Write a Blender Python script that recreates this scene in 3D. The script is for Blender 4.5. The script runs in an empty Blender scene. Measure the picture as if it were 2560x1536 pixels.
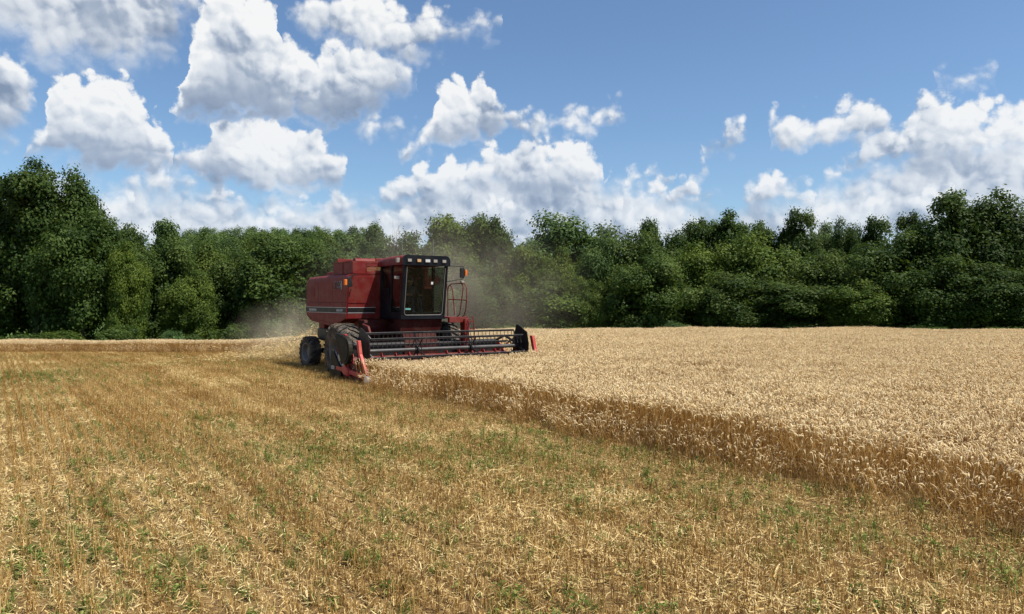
import bpy, bmesh, math, random
import numpy as np
from mathutils import Vector, Matrix

# ------------------------------------------------------------------ camera, sky, sun, exposure
scene = bpy.context.scene
COL = scene.collection
FPX, CX, HY, CAMH = 1850.0, 1280.0, 757.0, 2.5      # focal length in photo pixels, centre, horizon, eye height

cam_data = bpy.data.cameras.new('camera')
cam = bpy.data.objects.new('camera', cam_data)
COL.objects.link(cam)
cam.location = (0, 0, CAMH)
cam.rotation_euler = (math.radians(90), 0, 0)
cam_data.sensor_width = 36.0
cam_data.lens = 36.0 * FPX / 2560.0
cam_data.shift_y = -11.0 / 2560.0
cam_data.clip_start = 0.1
cam_data.clip_end = 6000.0
scene.camera = cam

vs = scene.view_settings
vs.view_transform = 'Standard'
vs.look = 'None'
vs.exposure = 0.38
vs.gamma = 1.0
vs.use_curve_mapping = False
scene.cycles.use_denoising = True
scene.cycles.denoiser = 'OPENIMAGEDENOISE'
scene.cycles.max_bounces = 6
scene.cycles.diffuse_bounces = 3
scene.cycles.glossy_bounces = 3
scene.cycles.transmission_bounces = 4
scene.cycles.transparent_max_bounces = 12
scene.cycles.volume_bounces = 1
scene.cycles.caustics_reflective = False
scene.cycles.caustics_refractive = False
scene.render.use_persistent_data = False

SUN_DIR = Vector((0.4506, -0.1728, 0.875)).normalized()
sun_data = bpy.data.lights.new('sun', 'SUN')
sun_data.energy = 5.0
sun_data.angle = math.radians(0.53)
sun_data.color = (1.0, 0.945, 0.86)
sun = bpy.data.objects.new('sun', sun_data)
COL.objects.link(sun)
sun.location = (30, -5, 70)
sun.rotation_euler = SUN_DIR.to_track_quat('Z', 'Y').to_euler()


class NG:
    """small helper to wire shader nodes"""
    def __init__(self, nt):
        self.nt = nt

    def n(self, typ, **props):
        nd = self.nt.nodes.new(typ)
        for k, v in props.items():
            setattr(nd, k, v)
        return nd

    def put(self, sock, v):
        if v is None:
            return
        if isinstance(v, bpy.types.NodeSocket):
            self.nt.links.new(v, sock)
        else:
            if sock.type == 'RGBA' and len(v) == 3:
                v = (*v, 1.0)
            sock.default_value = v

    def m(self, op, a, b=None, c=None, clamp=False):
        nd = self.n('ShaderNodeMath', operation=op)
        nd.use_clamp = clamp
        for i, v in enumerate((a, b, c)):
            self.put(nd.inputs[i], v)
        return nd.outputs[0]

    def vm(self, op, a, b=None):
        nd = self.n('ShaderNodeVectorMath', operation=op)
        self.put(nd.inputs[0], a)
        if op == 'SCALE':
            self.put(nd.inputs['Scale'], b)
        elif b is not None:
            self.put(nd.inputs[1], b)
        return nd.outputs['Value'] if op in ('LENGTH', 'DOT_PRODUCT', 'DISTANCE') else nd.outputs[0]

    def mix(self, fac, a, b):
        nd = self.n('ShaderNodeMix', data_type='RGBA')
        self.put(nd.inputs[0], fac)
        self.put(nd.inputs[6], a)
        self.put(nd.inputs[7], b)
        return nd.outputs[2]

    def mixf(self, fac, a, b):
        nd = self.n('ShaderNodeMix', data_type='FLOAT')
        self.put(nd.inputs[0], fac)
        self.put(nd.inputs[2], a)
        self.put(nd.inputs[3], b)
        return nd.outputs[0]

    def noise(self, vec, scale, detail=4.0, rough=0.5, out=0, dist=0.0):
        nd = self.n('ShaderNodeTexNoise')
        self.put(nd.inputs['Vector'], vec)
        self.put(nd.inputs['Scale'], scale)
        self.put(nd.inputs['Detail'], detail)
        self.put(nd.inputs['Roughness'], rough)
        self.put(nd.inputs['Distortion'], dist)
        return nd.outputs[out]

    def ramp(self, fac, stops, interp='LINEAR'):
        nd = self.n('ShaderNodeValToRGB')
        cr = nd.color_ramp
        cr.interpolation = interp
        while len(cr.elements) < len(stops):
            cr.elements.new(0.5)
        for e, (p, c) in zip(cr.elements, stops):
            e.position = p
            e.color = (*c, 1.0) if len(c) == 3 else c
        self.put(nd.inputs[0], fac)
        return nd.outputs[0]

    def smooth(self, v, lo, hi):
        nd = self.n('ShaderNodeMapRange', interpolation_type='SMOOTHSTEP')
        self.put(nd.inputs[0], v)
        self.put(nd.inputs[1], lo)
        self.put(nd.inputs[2], hi)
        return nd.outputs[0]


world = bpy.data.worlds.new('World')
scene.world = world
world.use_nodes = True
wnt = world.node_tree
wnt.nodes.clear()
w = NG(wnt)
SKY_STRENGTH = 0.099
sky = w.n('ShaderNodeTexSky', sky_type='NISHITA')
sky.sun_disc = False
sky.sun_elevation = math.asin(SUN_DIR.z)
sky.sun_rotation = math.atan2(SUN_DIR.x, SUN_DIR.y)
sky.altitude = 200.0
sky.air_density = 1.0
sky.dust_density = 0.6
sky.ozone_density = 3.4
bg_sky = w.n('ShaderNodeBackground')
sky_tint = w.n('ShaderNodeMix', data_type='RGBA', blend_type='MULTIPLY')
sky_tint.inputs[0].default_value = 1.0
w.put(sky_tint.inputs[6], sky.outputs[0])
w.put(sky_tint.inputs[7], (0.91, 1.0, 1.05))
w.put(bg_sky.inputs[0], sky_tint.outputs[2])
bg_sky.inputs[1].default_value = SKY_STRENGTH

# cumulus: every bank is a pair of outlines (top, base) over azimuth, broken up by noise
AZ = math.radians(37.0)
WMAX = 0.55


def az_u(px):
    return (math.atan((px - CX) / FPX) / AZ) * 0.5 + 0.5


def el_w(px, py):
    x, z = (px - CX) / FPX, (HY - py) / FPX
    return z / math.sqrt(1 + x * x + z * z)


CLOUDS = [  # back to front: (softness, (base tone, crown tone), top outline, base outline), in photo pixels
    # long pale bank above the trees, thickest to the right
    (0.060, (0.42, 0.66), [(-80, 455), (0, 445), (120, 420), (200, 425), (270, 440), (330, 425), (425, 410), (520, 445), (600, 470),
             (740, 485), (790, 480), (850, 475), (940, 470), (1010, 445), (1060, 425), (1130, 400),
             (1230, 385), (1300, 375), (1400, 385), (1470, 385), (1515, 420), (1535, 440), (1600, 450), (1650, 445),
             (1705, 472), (1790, 490), (1830, 495), (1930, 465), (2030, 468), (2052, 430), (2100, 420), (2150, 400), (2200, 372),
             (2260, 350), (2300, 320), (2400, 300), (2560, 300), (2700, 290)],
     [(-80, 690), (2700, 690)]),
    # heaps standing in the bank
    (0.012, (0.30, 0.98), [(240, 470), (262, 452), (300, 462), (330, 440), (380, 446), (420, 412), (436, 440)], [(240, 476), (330, 492), (436, 470)]),
    (0.008, (0.55, 1.10), [(250, 505), (275, 470), (310, 478), (345, 500)], [(250, 510), (300, 516), (345, 506)]),
    (0.008, (0.55, 1.10), [(355, 525), (385, 500), (425, 512), (440, 526)], [(355, 530), (400, 536), (440, 532)]),
    (0.008, (0.55, 1.08), [(520, 500), (540, 478), (580, 484), (610, 505)], [(520, 506), (570, 514), (610, 510)]),
    (0.008, (0.55, 1.08), [(620, 548), (650, 528), (690, 536), (715, 550)], [(620, 552), (670, 560), (715, 556)]),
    (0.008, (0.55, 1.08), [(940, 545), (970, 522), (1010, 530), (1040, 546)], [(940, 550), (990, 558), (1040, 552)]),
    (0.008, (0.55, 1.08), [(1190, 520), (1220, 500), (1270, 505), (1300, 524)], [(1190, 526), (1250, 534), (1300, 530)]),
    (0.008, (0.55, 1.10), [(2120, 520), (2140, 490), (2175, 486), (2200, 515)], [(2120, 525), (2160, 534), (2200, 522)]),
    (0.008, (0.55, 1.10), [(2260, 500), (2300, 478), (2350, 484), (2380, 505)], [(2260, 506), (2320, 514), (2380, 510)]),
    (0.010, (0.34, 0.92), [(445, 455), (480, 430), (520, 425), (560, 440), (590, 460)], [(445, 460), (520, 476), (590, 466)]),
    (0.010, (0.36, 0.90), [(735, 520), (760, 488), (800, 492), (830, 478), (870, 505), (900, 520)], [(735, 526), (800, 540), (900, 530)]),
    (0.012, (0.30, 0.98), [(915, 500), (960, 470), (1010, 432), (1040, 440), (1062, 408), (1096, 420), (1130, 374), (1148, 405), (1160, 440), (1176, 500)],
     [(915, 506), (1000, 520), (1100, 520), (1176, 508)]),
    (0.012, (0.26, 1.00), [(1140, 470), (1160, 412), (1190, 400), (1230, 360), (1262, 372), (1300, 348), (1340, 360), (1370, 350), (1400, 366), (1440, 354), (1470, 358), (1492, 380), (1515, 402),
             (1534, 425), (1520, 450), (1534, 470)], [(1140, 476), (1240, 488), (1400, 482), (1534, 476)]),
    (0.010, (0.40, 0.92), [(1560, 450), (1600, 446), (1640, 424), (1682, 440), (1700, 462)], [(1560, 454), (1640, 462), (1700, 466)]),
    (0.010, (0.36, 0.96), [(1560, 500), (1600, 480), (1660, 462), (1690, 480), (1700, 510)], [(1560, 505), (1640, 520), (1700, 514)]),
    (0.010, (0.36, 0.95), [(1690, 500), (1710, 466), (1745, 464), (1770, 490), (1800, 505)], [(1690, 506), (1750, 516), (1800, 510)]),
    (0.012, (0.32, 1.00), [(1840, 510), (1858, 486), (1900, 462), (1930, 435), (1965, 450), (2000, 462), (2030, 464), (2044, 490)], [(1840, 516), (1920, 528), (2044, 520)]),
    (0.014, (0.28, 1.00), [(2040, 450), (2052, 415), (2098, 398), (2116, 374), (2134, 395), (2150, 360), (2200, 332), (2250, 316), (2262, 300), (2300, 250), (2370, 236), (2405, 262),
             (2440, 246), (2472, 285), (2560, 278), (2700, 262)], [(2040, 458), (2130, 450), (2200, 432), (2300, 440), (2420, 420), (2560, 400), (2700, 400)]),
    (0.010, (0.50, 1.00), [(2180, 420), (2200, 400), (2240, 360), (2290, 336), (2300, 350)], [(2180, 424), (2240, 412), (2300, 360)]),
    # left middle heap
    (0.012, (0.16, 1.00), [(30, 372), (60, 350), (92, 335), (108, 300), (116, 215), (150, 188), (218, 203), (252, 192), (302, 208),
             (332, 240), (372, 268), (396, 302), (388, 325), (416, 352), (436, 385), (444, 410)],
     [(30, 378), (110, 396), (200, 418), (300, 430), (380, 432), (444, 415)]),
    # middle heap under the big one
    (0.012, (0.12, 0.98), [(434, 398), (456, 364), (506, 368), (518, 328), (542, 306), (600, 310), (700, 316), (790, 318),
             (816, 345), (846, 380), (866, 412), (872, 450)],
     [(434, 402), (500, 436), (600, 476), (700, 494), (800, 482), (872, 455)]),
    # left edge heap
    (0.016, (0.25, 0.85), [(-80, 150), (0, 126), (50, 146), (84, 200), (102, 270)],
     [(-80, 356), (0, 342), (45, 326), (84, 286), (102, 275)]),
    # tower right of the centre, with a thin tail to its right
    (0.012, (0.20, 1.00), [(980, 400), (1020, 372), (1062, 316), (1086, 230), (1112, 212), (1160, 222), (1178, 240), (1192, 238),
             (1202, 201), (1222, 208), (1268, 262), (1290, 284), (1320, 290)],
     [(980, 404), (1052, 374), (1150, 376), (1240, 346), (1320, 330)]),
    (0.018, (0.50, 0.90), [(856, 318), (900, 288), (940, 272), (990, 290), (1036, 330)], [(856, 322), (930, 340), (1036, 340)]),
    (0.016, (0.50, 0.96), [(1300, 292), (1350, 276), (1372, 304), (1402, 288), (1440, 278),
             (1482, 296), (1512, 262), (1560, 274), (1584, 286)], [(1300, 336), (1400, 326), (1482, 336), (1584, 292)]),
    # big heap
    (0.016, (0.02, 1.00), [(434, 300), (446, 236), (460, 100), (490, 88), (512, 26), (560, -30), (620, -18), (664, 16), (694, 38), (714, 94),
             (704, 116), (744, 128), (784, 158), (804, 118), (850, 104), (930, 126), (1000, 156), (1044, 194)],
     [(434, 308), (520, 316), (700, 330), (800, 318), (880, 306), (950, 266), (1000, 222), (1044, 202)]),
    # top centre cloud
    (0.018, (0.20, 0.98), [(712, 54), (762, 4), (802, -18), (962, -12), (992, 10), (1082, 26), (1152, 58), (1190, 30), (1226, 30), (1258, 56)],
     [(712, 60), (782, 116), (850, 128), (960, 170), (1050, 160), (1100, 138), (1160, 98), (1222, 96), (1258, 62)]),
    # top left deck
    (0.030, (0.28, 0.80), [(-80, -150), (300, -150), (470, -120), (500, -20), (520, 30)],
     [(-80, 105), (0, 112), (100, 192), (200, 200), (300, 194), (400, 174), (428, 156), (442, 96), (482, 76), (520, 34)]),
    # small separate puffs on the right
    (0.012, (0.45, 1.00), [(1748, 372), (1800, 336), (1815, 300), (1848, 298), (1860, 322)],
     [(1748, 378), (1802, 384), (1860, 332)]),
    (0.012, (0.30, 1.05), [(1918, 312), (1942, 280), (1972, 294), (2060, 286), (2112, 260), (2126, 254), (2152, 270), (2194, 280), (2226, 306)],
     [(1918, 348), (1980, 376), (2052, 364), (2150, 361), (2182, 350), (2226, 312)]),
    (0.014, (0.60, 0.95), [(2334, 194), (2362, 184), (2400, 188), (2440, 176), (2482, 182)],
     [(2334, 202), (2362, 212), (2400, 210), (2440, 200), (2482, 198)]),
    (0.012, (0.55, 0.95), [(1718, 452), (1744, 418), (1758, 404), (1772, 432)], [(1718, 460), (1746, 462), (1772, 450)]),
]


def outline_curve(pts, default):
    nd = w.n('ShaderNodeFloatCurve')
    c = nd.mapping.curves[0]
    nd.mapping.use_clip = False
    pp = [(az_u(x), el_w(x, y) / WMAX) for x, y in pts]
    full = []
    if pp[0][0] > 0.005:
        full += [(0.0, default), (pp[0][0] - 0.004, default)]
    full += pp
    if pp[-1][0] < 0.995:
        full += [(pp[-1][0] + 0.004, default), (1.0, default)]
    full = [(min(max(a, 0), 1), b) for a, b in full]
    while len(c.points) < len(full):
        c.points.new(0.5, 0.5)
    for p, (a, b) in zip(c.points, full):
        p.location = (a, b)
        p.handle_type = 'VECTOR'
    nd.mapping.update()
    return nd


tc = w.n('ShaderNodeTexCoord')
P = w.vm('NORMALIZE', tc.outputs['Generated'])
sep = w.n('ShaderNodeSeparateXYZ')
w.put(sep.inputs[0], P)
az = w.m('ARCTAN2', sep.outputs[0], sep.outputs[1])
wz = sep.outputs[2]
# outline break-up: wide billows, then cauliflower, then wisps
warp = w.noise(P, 13.0, 5.0, 0.6, out=1)
wsep = w.n('ShaderNodeSeparateColor')
w.put(wsep.inputs[0], warp)
az2 = w.m('MULTIPLY_ADD', w.m('SUBTRACT', wsep.outputs[0], 0.5), 0.062, az)
wz2 = w.m('MULTIPLY_ADD', w.m('SUBTRACT', wsep.outputs[1], 0.5), 0.040, wz)
u = w.m('PINGPONG', w.m('MULTIPLY_ADD', az2, 0.5 / AZ, 0.5), 1.0)
wn = w.m('MULTIPLY', wz2, 1.0 / WMAX)


def puffs(vec, scale, detail):
    v = w.n('ShaderNodeTexVoronoi', feature='F1')
    w.put(v.inputs['Vector'], vec)
    v.inputs['Scale'].default_value = scale
    v.inputs['Detail'].default_value = detail
    v.inputs['Roughness'].default_value = 0.5
    return v.outputs[0]


wobble = w.vm('SCALE', w.vm('SUBTRACT', warp, (0.5, 0.5, 0.5)), 0.045)
PW = w.vm('ADD', P, wobble)
n_mid = w.noise(P, 21.0, 8.0, 0.66)
big0 = w.noise(PW, 9.0, 2.5, 0.5)
big1 = w.noise(w.vm('ADD', PW, (0.020, -0.003, 0.026)), 9.0, 2.5, 0.5)
v0 = puffs(PW, 40.0, 1.0)
v1 = puffs(w.vm('ADD', PW, (0.0042, -0.0005, 0.0058)), 40.0, 1.0)
b0 = w.m('ADD', w.m('MULTIPLY', n_mid, 0.95), w.m('MULTIPLY', w.m('SUBTRACT', 0.5, v0), 0.50))
emb_big = w.m('SUBTRACT', big0, big1)
emb_small = w.m('SUBTRACT', v1, v0)
low = w.noise(P, 6.0, 2.0, 0.5)

A_acc, T_acc = 0.0, 0.5
for soft, tone, top, base in CLOUDS:
    tn, bn = outline_curve(top, -0.2), outline_curve(base, 1.4)
    w.put(tn.inputs['Value'], u)
    w.put(bn.inputs['Value'], u)
    dt = w.m('SUBTRACT', tn.outputs[0], wn)
    db = w.m('SUBTRACT', wn, bn.outputs[0])
    sd = w.m('MINIMUM', dt, w.m('MULTIPLY', db, 0.8))
    sdn = w.m('MULTIPLY_ADD', w.m('SUBTRACT', b0, 0.21), 0.095, sd)
    edge = w.mixf(w.m('MULTIPLY', db, 9.0, clamp=True), soft * 4.0, soft * 1.5)
    a = w.smooth(sdn, -0.003, edge)
    # how far up the heap: flat grey base, white crown
    t = w.m('DIVIDE', db, w.m('MAXIMUM', w.m('ADD', dt, db), 0.02), clamp=True)
    t = w.m('MULTIPLY_ADD', w.m('POWER', t, 1.35), tone[1] - tone[0], tone[0])
    T_acc = w.mixf(a, T_acc, t)
    A_acc = w.m('MAXIMUM', A_acc, a)

# the same kind of sky goes on overhead, above what the camera sees
inv = w.m('DIVIDE', 1.0, w.m('MAXIMUM', wz, 0.08))
plane = w.n('ShaderNodeCombineXYZ')
w.put(plane.inputs[0], w.m('MULTIPLY', sep.outputs[0], inv))
w.put(plane.inputs[1], w.m('MULTIPLY', sep.outputs[1], inv))
over = w.noise(plane.outputs[0], 1.3, 6.0, 0.55)
over_a = w.m('MULTIPLY', w.smooth(over, 0.53, 0.63), w.smooth(wz, 0.42, 0.52))
A_acc = w.m('MAXIMUM', A_acc, over_a)

T2 = w.m('MULTIPLY_ADD', w.m('SUBTRACT', low, 0.47), 0.55, T_acc)
crown = w.m('MULTIPLY_ADD', w.smooth(T2, 0.15, 0.65), 0.85, 0.15)
T3 = w.m('MULTIPLY_ADD', emb_big, w.m('MULTIPLY', crown, 1.7), T2)
T3 = w.m('MULTIPLY_ADD', emb_small, w.m('MULTIPLY', crown, 0.60), T3)
T4 = w.m('MULTIPLY_ADD', w.m('SUBTRACT', n_mid, 0.5), w.m('MULTIPLY', crown, 0.30), T3)
T4 = w.m('MULTIPLY_ADD', T4, 1.30, -0.12, clamp=True)
ccol = w.ramp(T4, [(0.0, (0.205, 0.275, 0.40)), (0.28, (0.40, 0.47, 0.585)), (0.50, (0.65, 0.70, 0.77)),
                   (0.78, (0.84, 0.87, 0.90)), (1.0, (0.98, 0.98, 0.97))])
# thick air low down: distant banks go pale blue
air = w.m('POWER', 2.718, w.m('MULTIPLY', w.m('MAXIMUM', wz, 0.0), -8.0))
ccol = w.mix(w.m('MULTIPLY', air, 0.55), ccol, (0.60, 0.70, 0.86))
bg_cl = w.n('ShaderNodeBackground')
w.put(bg_cl.inputs[0], ccol)
bg_cl.inputs[1].default_value = 0.75
mixs = w.n('ShaderNodeMixShader')
w.put(mixs.inputs[0], w.m('MULTIPLY', A_acc, w.mixf(air, 0.97, 0.86)))
wnt.links.new(bg_sky.outputs[0], mixs.inputs[1])
wnt.links.new(bg_cl.outputs[0], mixs.inputs[2])
wout = w.n('ShaderNodeOutputWorld')
wnt.links.new(mixs.outputs[0], wout.inputs[0])
world.cycles.sampling_method = 'MANUAL'
world.cycles.sample_map_resolution = 512

# ------------------------------------------------------------------ helpers
RNG = np.random.default_rng(7)
random.seed(7)
TH = math.radians(35)
FW = np.array((math.sin(TH), -math.cos(TH)))       # driving direction of the combine on the ground
LF = np.array((math.cos(TH), math.sin(TH)))        # its left-hand side
MO = np.array((-4.13, 26.48))                      # ground point below its front axle


def tag(o, label=None, cat=None, group=None, kind=None):
    if label:
        o['label'] = label
    if cat:
        o['category'] = cat
    if group:
        o['group'] = group
    if kind:
        o['kind'] = kind
    return o


def empty(name, loc=(0, 0, 0), rz=0.0):
    o = bpy.data.objects.new(name, None)
    o.empty_display_size = 0.3
    COL.objects.link(o)
    o.location = loc
    o.rotation_euler = (0, 0, rz)
    return o


def link_mesh(name, me, parent=None, mat=None):
    o = bpy.data.objects.new(name, me)
    COL.objects.link(o)
    if parent is not None:
        o.parent = parent
    if mat is not None and not me.materials:
        me.materials.append(mat)
    return o


def array_mesh(name, verts, faces, tint=None, mat_idx=None):
    """fast mesh from numpy: verts (n,3), faces (m,k) all with k corners"""
    me = bpy.data.meshes.new(name)
    verts = np.ascontiguousarray(verts, dtype=np.float32)
    faces = np.ascontiguousarray(faces, dtype=np.int32)
    me.vertices.add(len(verts))
    me.vertices.foreach_set('co', verts.ravel())
    k = faces.shape[1]
    me.loops.add(faces.size)
    me.loops.foreach_set('vertex_index', faces.ravel())
    me.polygons.add(len(faces))
    me.polygons.foreach_set('loop_start', np.arange(0, faces.size, k, dtype=np.int32))
    me.polygons.foreach_set('loop_total', np.full(len(faces), k, dtype=np.int32))
    if mat_idx is not None:
        me.polygons.foreach_set('material_index', np.ascontiguousarray(mat_idx, dtype=np.int32))
    me.update(calc_edges=True)
    if tint is not None:
        at = me.attributes.new('tint', 'FLOAT', 'POINT')
        at.data.foreach_set('value', np.ascontiguousarray(tint, dtype=np.float32))
    return me


def material(name):
    m = bpy.data.materials.new(name)
    m.use_nodes = True
    nt = m.node_tree
    nt.nodes.clear()
    g = NG(nt)
    out = g.n('ShaderNodeOutputMaterial')
    return m, g, out


def principled(g, out, **kw):
    b = g.n('ShaderNodeBsdfPrincipled')
    names = dict(color='Base Color', rough='Roughness', metal='Metallic', normal='Normal', alpha='Alpha',
                 spec='Specular IOR Level', trans='Transmission Weight', ior='IOR')
    for k, v in kw.items():
        g.put(b.inputs[names[k]], v)
    g.nt.links.new(b.outputs[0], out.inputs[0])
    return b


def paint(name, col, rough=0.45, metal=0.0, wear=0.25, dust=(0.30, 0.22, 0.13), dustamt=0.35, scale=3.0, fade=None, spec=0.28):
    """worn painted or bare metal: patches of fading, dust that settles, fine scratches"""
    m, g, out = material(name)
    tcn = g.n('ShaderNodeTexCoord').outputs['Object']
    n1 = g.noise(tcn, scale, 5.0, 0.6)
    n2 = g.noise(tcn, scale * 9, 4.0, 0.65)
    c = g.mix(g.m('MULTIPLY', g.smooth(n1, 0.35, 0.75), wear), col, fade or tuple(min(1, x * 1.5 + 0.03) for x in col))
    dm = g.m('MULTIPLY', g.smooth(g.m('ADD', g.m('MULTIPLY', n1, 0.5), g.m('MULTIPLY', n2, 0.5)), 0.42, 0.68), dustamt)
    c = g.mix(dm, c, dust)
    r = g.m('MULTIPLY_ADD', n2, 0.25, rough - 0.1)
    bp = g.n('ShaderNodeBump')
    bp.inputs['Strength'].default_value = 0.12
    bp.inputs['Distance'].default_value = 0.01
    g.put(bp.inputs['Height'], n1)
    principled(g, out, color=c, rough=r, metal=metal, normal=bp.outputs[0], spec=spec)
    return m


def blade_mat(name, stops, patch=None, transl=0.25, patch_scale=0.35, rows=0.0):
    """straw, stalks and leaves: colour from the per-blade tint, large patches from place"""
    m, g, out = material(name)
    at = g.n('ShaderNodeAttribute', attribute_name='tint')
    pos = g.n('ShaderNodeNewGeometry').outputs['Position']
    oi = g.n('ShaderNodeObjectInfo')
    pn = g.noise(pos, patch_scale, 3.0, 0.55)
    fac = g.m('MULTIPLY_ADD', g.m('SUBTRACT', oi.outputs['Random'], 0.5), 0.18, at.outputs['Fac'])
    fac = g.m('MULTIPLY_ADD', g.m('SUBTRACT', pn, 0.5), 0.5, fac, clamp=True)
    if rows:  # streaks that follow the drilling and driving direction
        cb = g.n('ShaderNodeCombineXYZ')
        g.put(cb.inputs[0], g.m('MULTIPLY', g.vm('DOT_PRODUCT', pos, (float(LF[0]), float(LF[1]), 0.0)), 1.0))
        g.put(cb.inputs[1], g.m('MULTIPLY', g.vm('DOT_PRODUCT', pos, (float(FW[0]), float(FW[1]), 0.0)), 0.035))
        fac = g.m('MULTIPLY_ADD', g.m('SUBTRACT', g.noise(cb.outputs[0], 1.7, 3.0, 0.65), 0.5), rows, fac, clamp=True)
    c = g.ramp(fac, stops)
    if patch:
        c = g.mix(g.m('MULTIPLY', g.smooth(g.noise(pos, patch[1], 2.0, 0.5), 0.45, 0.7), patch[2]), c, patch[0])
    d = g.n('ShaderNodeBsdfDiffuse')
    g.put(d.inputs[0], c)
    t = g.n('ShaderNodeBsdfTranslucent')
    g.put(t.inputs[0], c)
    mx = g.n('ShaderNodeMixShader')
    mx.inputs[0].default_value = transl
    g.nt.links.new(d.outputs[0], mx.inputs[1])
    g.nt.links.new(t.outputs[0], mx.inputs[2])
    g.nt.links.new(mx.outputs[0], out.inputs[0])
    return m


# ------------------------------------------------------------------ terrain
def sstep(v, a, b):
    t = np.clip((v - a) / (b - a), 0, 1)
    return t * t * (3 - 2 * t)


def terrain(x, y):
    x = np.asarray(x, dtype=float)
    y = np.asarray(y, dtype=float)
    left = 1 - sstep(x, -17.0, -6.0)
    yc_r = 44.0 + 2.0 * np.exp(-((x - 15) / 8.0) ** 2) - 0.009 * np.clip(x - 18, 0, 60) ** 1.9 - 2.0 * np.exp(-((x - 1) / 6.0) ** 2)
    dr = np.clip(y - yc_r, 0, None)
    dl = np.clip(y - 21.0, 0, None)
    gr = -np.where(dr < 10, 0.004 * dr * dr, 0.4 + 0.08 * (dr - 10))
    gl = -np.where(dl < 34, 0.00112 * dl * dl, 1.295 + 0.076 * (dl - 34))
    z = gr * (1 - left) + gl * left
    z = np.maximum(z, -4.2 + 0.004 * np.clip(y - 80, 0, 300))
    # low wooded rise far behind, and gentle swells
    z = z + 13.0 * np.exp(-((x + 70) / 85.0) ** 2) * sstep(y, 120, 235)
    z = z + 0.03 * np.sin(x * 0.55 + 1.0) * np.sin(y * 0.41) * sstep(y, 4, 10)
    return z


def wheat_edge_far(x):
    """near edge of the uncut strip on the left, far beyond the combine"""
    return np.interp(x, (-60, -33, -27, -21, -15, -5), (41.0, 44.6, 47.2, 45.4, 42.8, 41.5))


def is_wheat(x, y):
    xm = (x - MO[0]) * FW[0] + (y - MO[1]) * FW[1]
    ym = (x - MO[0]) * LF[0] + (y - MO[1]) * LF[1]
    wav = 0.10 * np.sin(xm * 1.7) + 0.07 * np.sin(xm * 4.1 + 1)
    ahead = (xm > 3.15) & (ym > -2.62 + wav)
    beside = (ym > 3.72 + wav)
    main = (ahead | beside) & (y < 62)
    strip = (y > wheat_edge_far(x)) & (y < wheat_edge_far(x) + 11) & (x < -5.0) & (ym < 3.0)
    return main | strip


def is_field(x, y):
    return (y < 62) & (y < wheat_edge_far(x) + 11 + 400 * (x > -5))


gx = np.concatenate([-np.geomspace(1500, 45, 26), np.arange(-44, 45, 1.0), np.geomspace(45, 1500, 26)])
gy = np.concatenate([-np.geomspace(900, 4, 14), np.arange(-3, 80, 1.0), np.arange(80, 300, 5.0), np.geomspace(300, 2500, 14)])
GX, GY = np.meshgrid(gx, gy)
GZ = terrain(GX, GY)
gv = np.stack([GX.ravel(), GY.ravel(), GZ.ravel()], 1)
nx, ny = len(gx), len(gy)
ii = (np.arange(ny - 1)[:, None] * nx + np.arange(nx - 1)[None, :]).ravel()
gf = np.stack([ii, ii + 1, ii + nx + 1, ii + nx], 1)
grass_zone = np.where((gv[:, 1] > 58) | ((gv[:, 1] > wheat_edge_far(gv[:, 0]) + 10) & (gv[:, 0] < -5)), 1.0, 0.0)
ground_me = array_mesh('ground', gv, gf, tint=grass_zone)
for p in ground_me.polygons:
    p.use_smooth = True
m, g, out = material('field_soil')
pos = g.n('ShaderNodeNewGeometry').outputs['Position']
at = g.n('ShaderNodeAttribute', attribute_name='tint')
soil = g.ramp(g.noise(pos, 5.0, 6.0, 0.65), [(0.25, (0.075, 0.048, 0.022)), (0.5, (0.19, 0.12, 0.05)), (0.75, (0.36, 0.235, 0.10))])
soil = g.mix(g.m('MULTIPLY', g.smooth(g.noise(pos, 0.5, 4.0, 0.6), 0.5, 0.7), 0.35), soil, (0.10, 0.12, 0.04))
grass = g.ramp(g.noise(pos, 1.2, 5.0, 0.6), [(0.3, (0.04, 0.075, 0.018)), (0.7, (0.11, 0.16, 0.045))])
col = g.mix(g.smooth(at.outputs['Fac'], 0.2, 0.8), soil, grass)
bp_ = g.n('ShaderNodeBump')
bp_.inputs['Strength'].default_value = 0.8
bp_.inputs['Distance'].default_value = 0.05
g.put(bp_.inputs['Height'], g.noise(pos, 14.0, 5.0, 0.6))
principled(g, out, color=col, rough=0.95, normal=bp_.outputs[0], spec=0.1)
ground = link_mesh('ground', ground_me, mat=m)
tag(ground, 'gently rolling field soil under the stubble and wheat', kind='structure')

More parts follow.
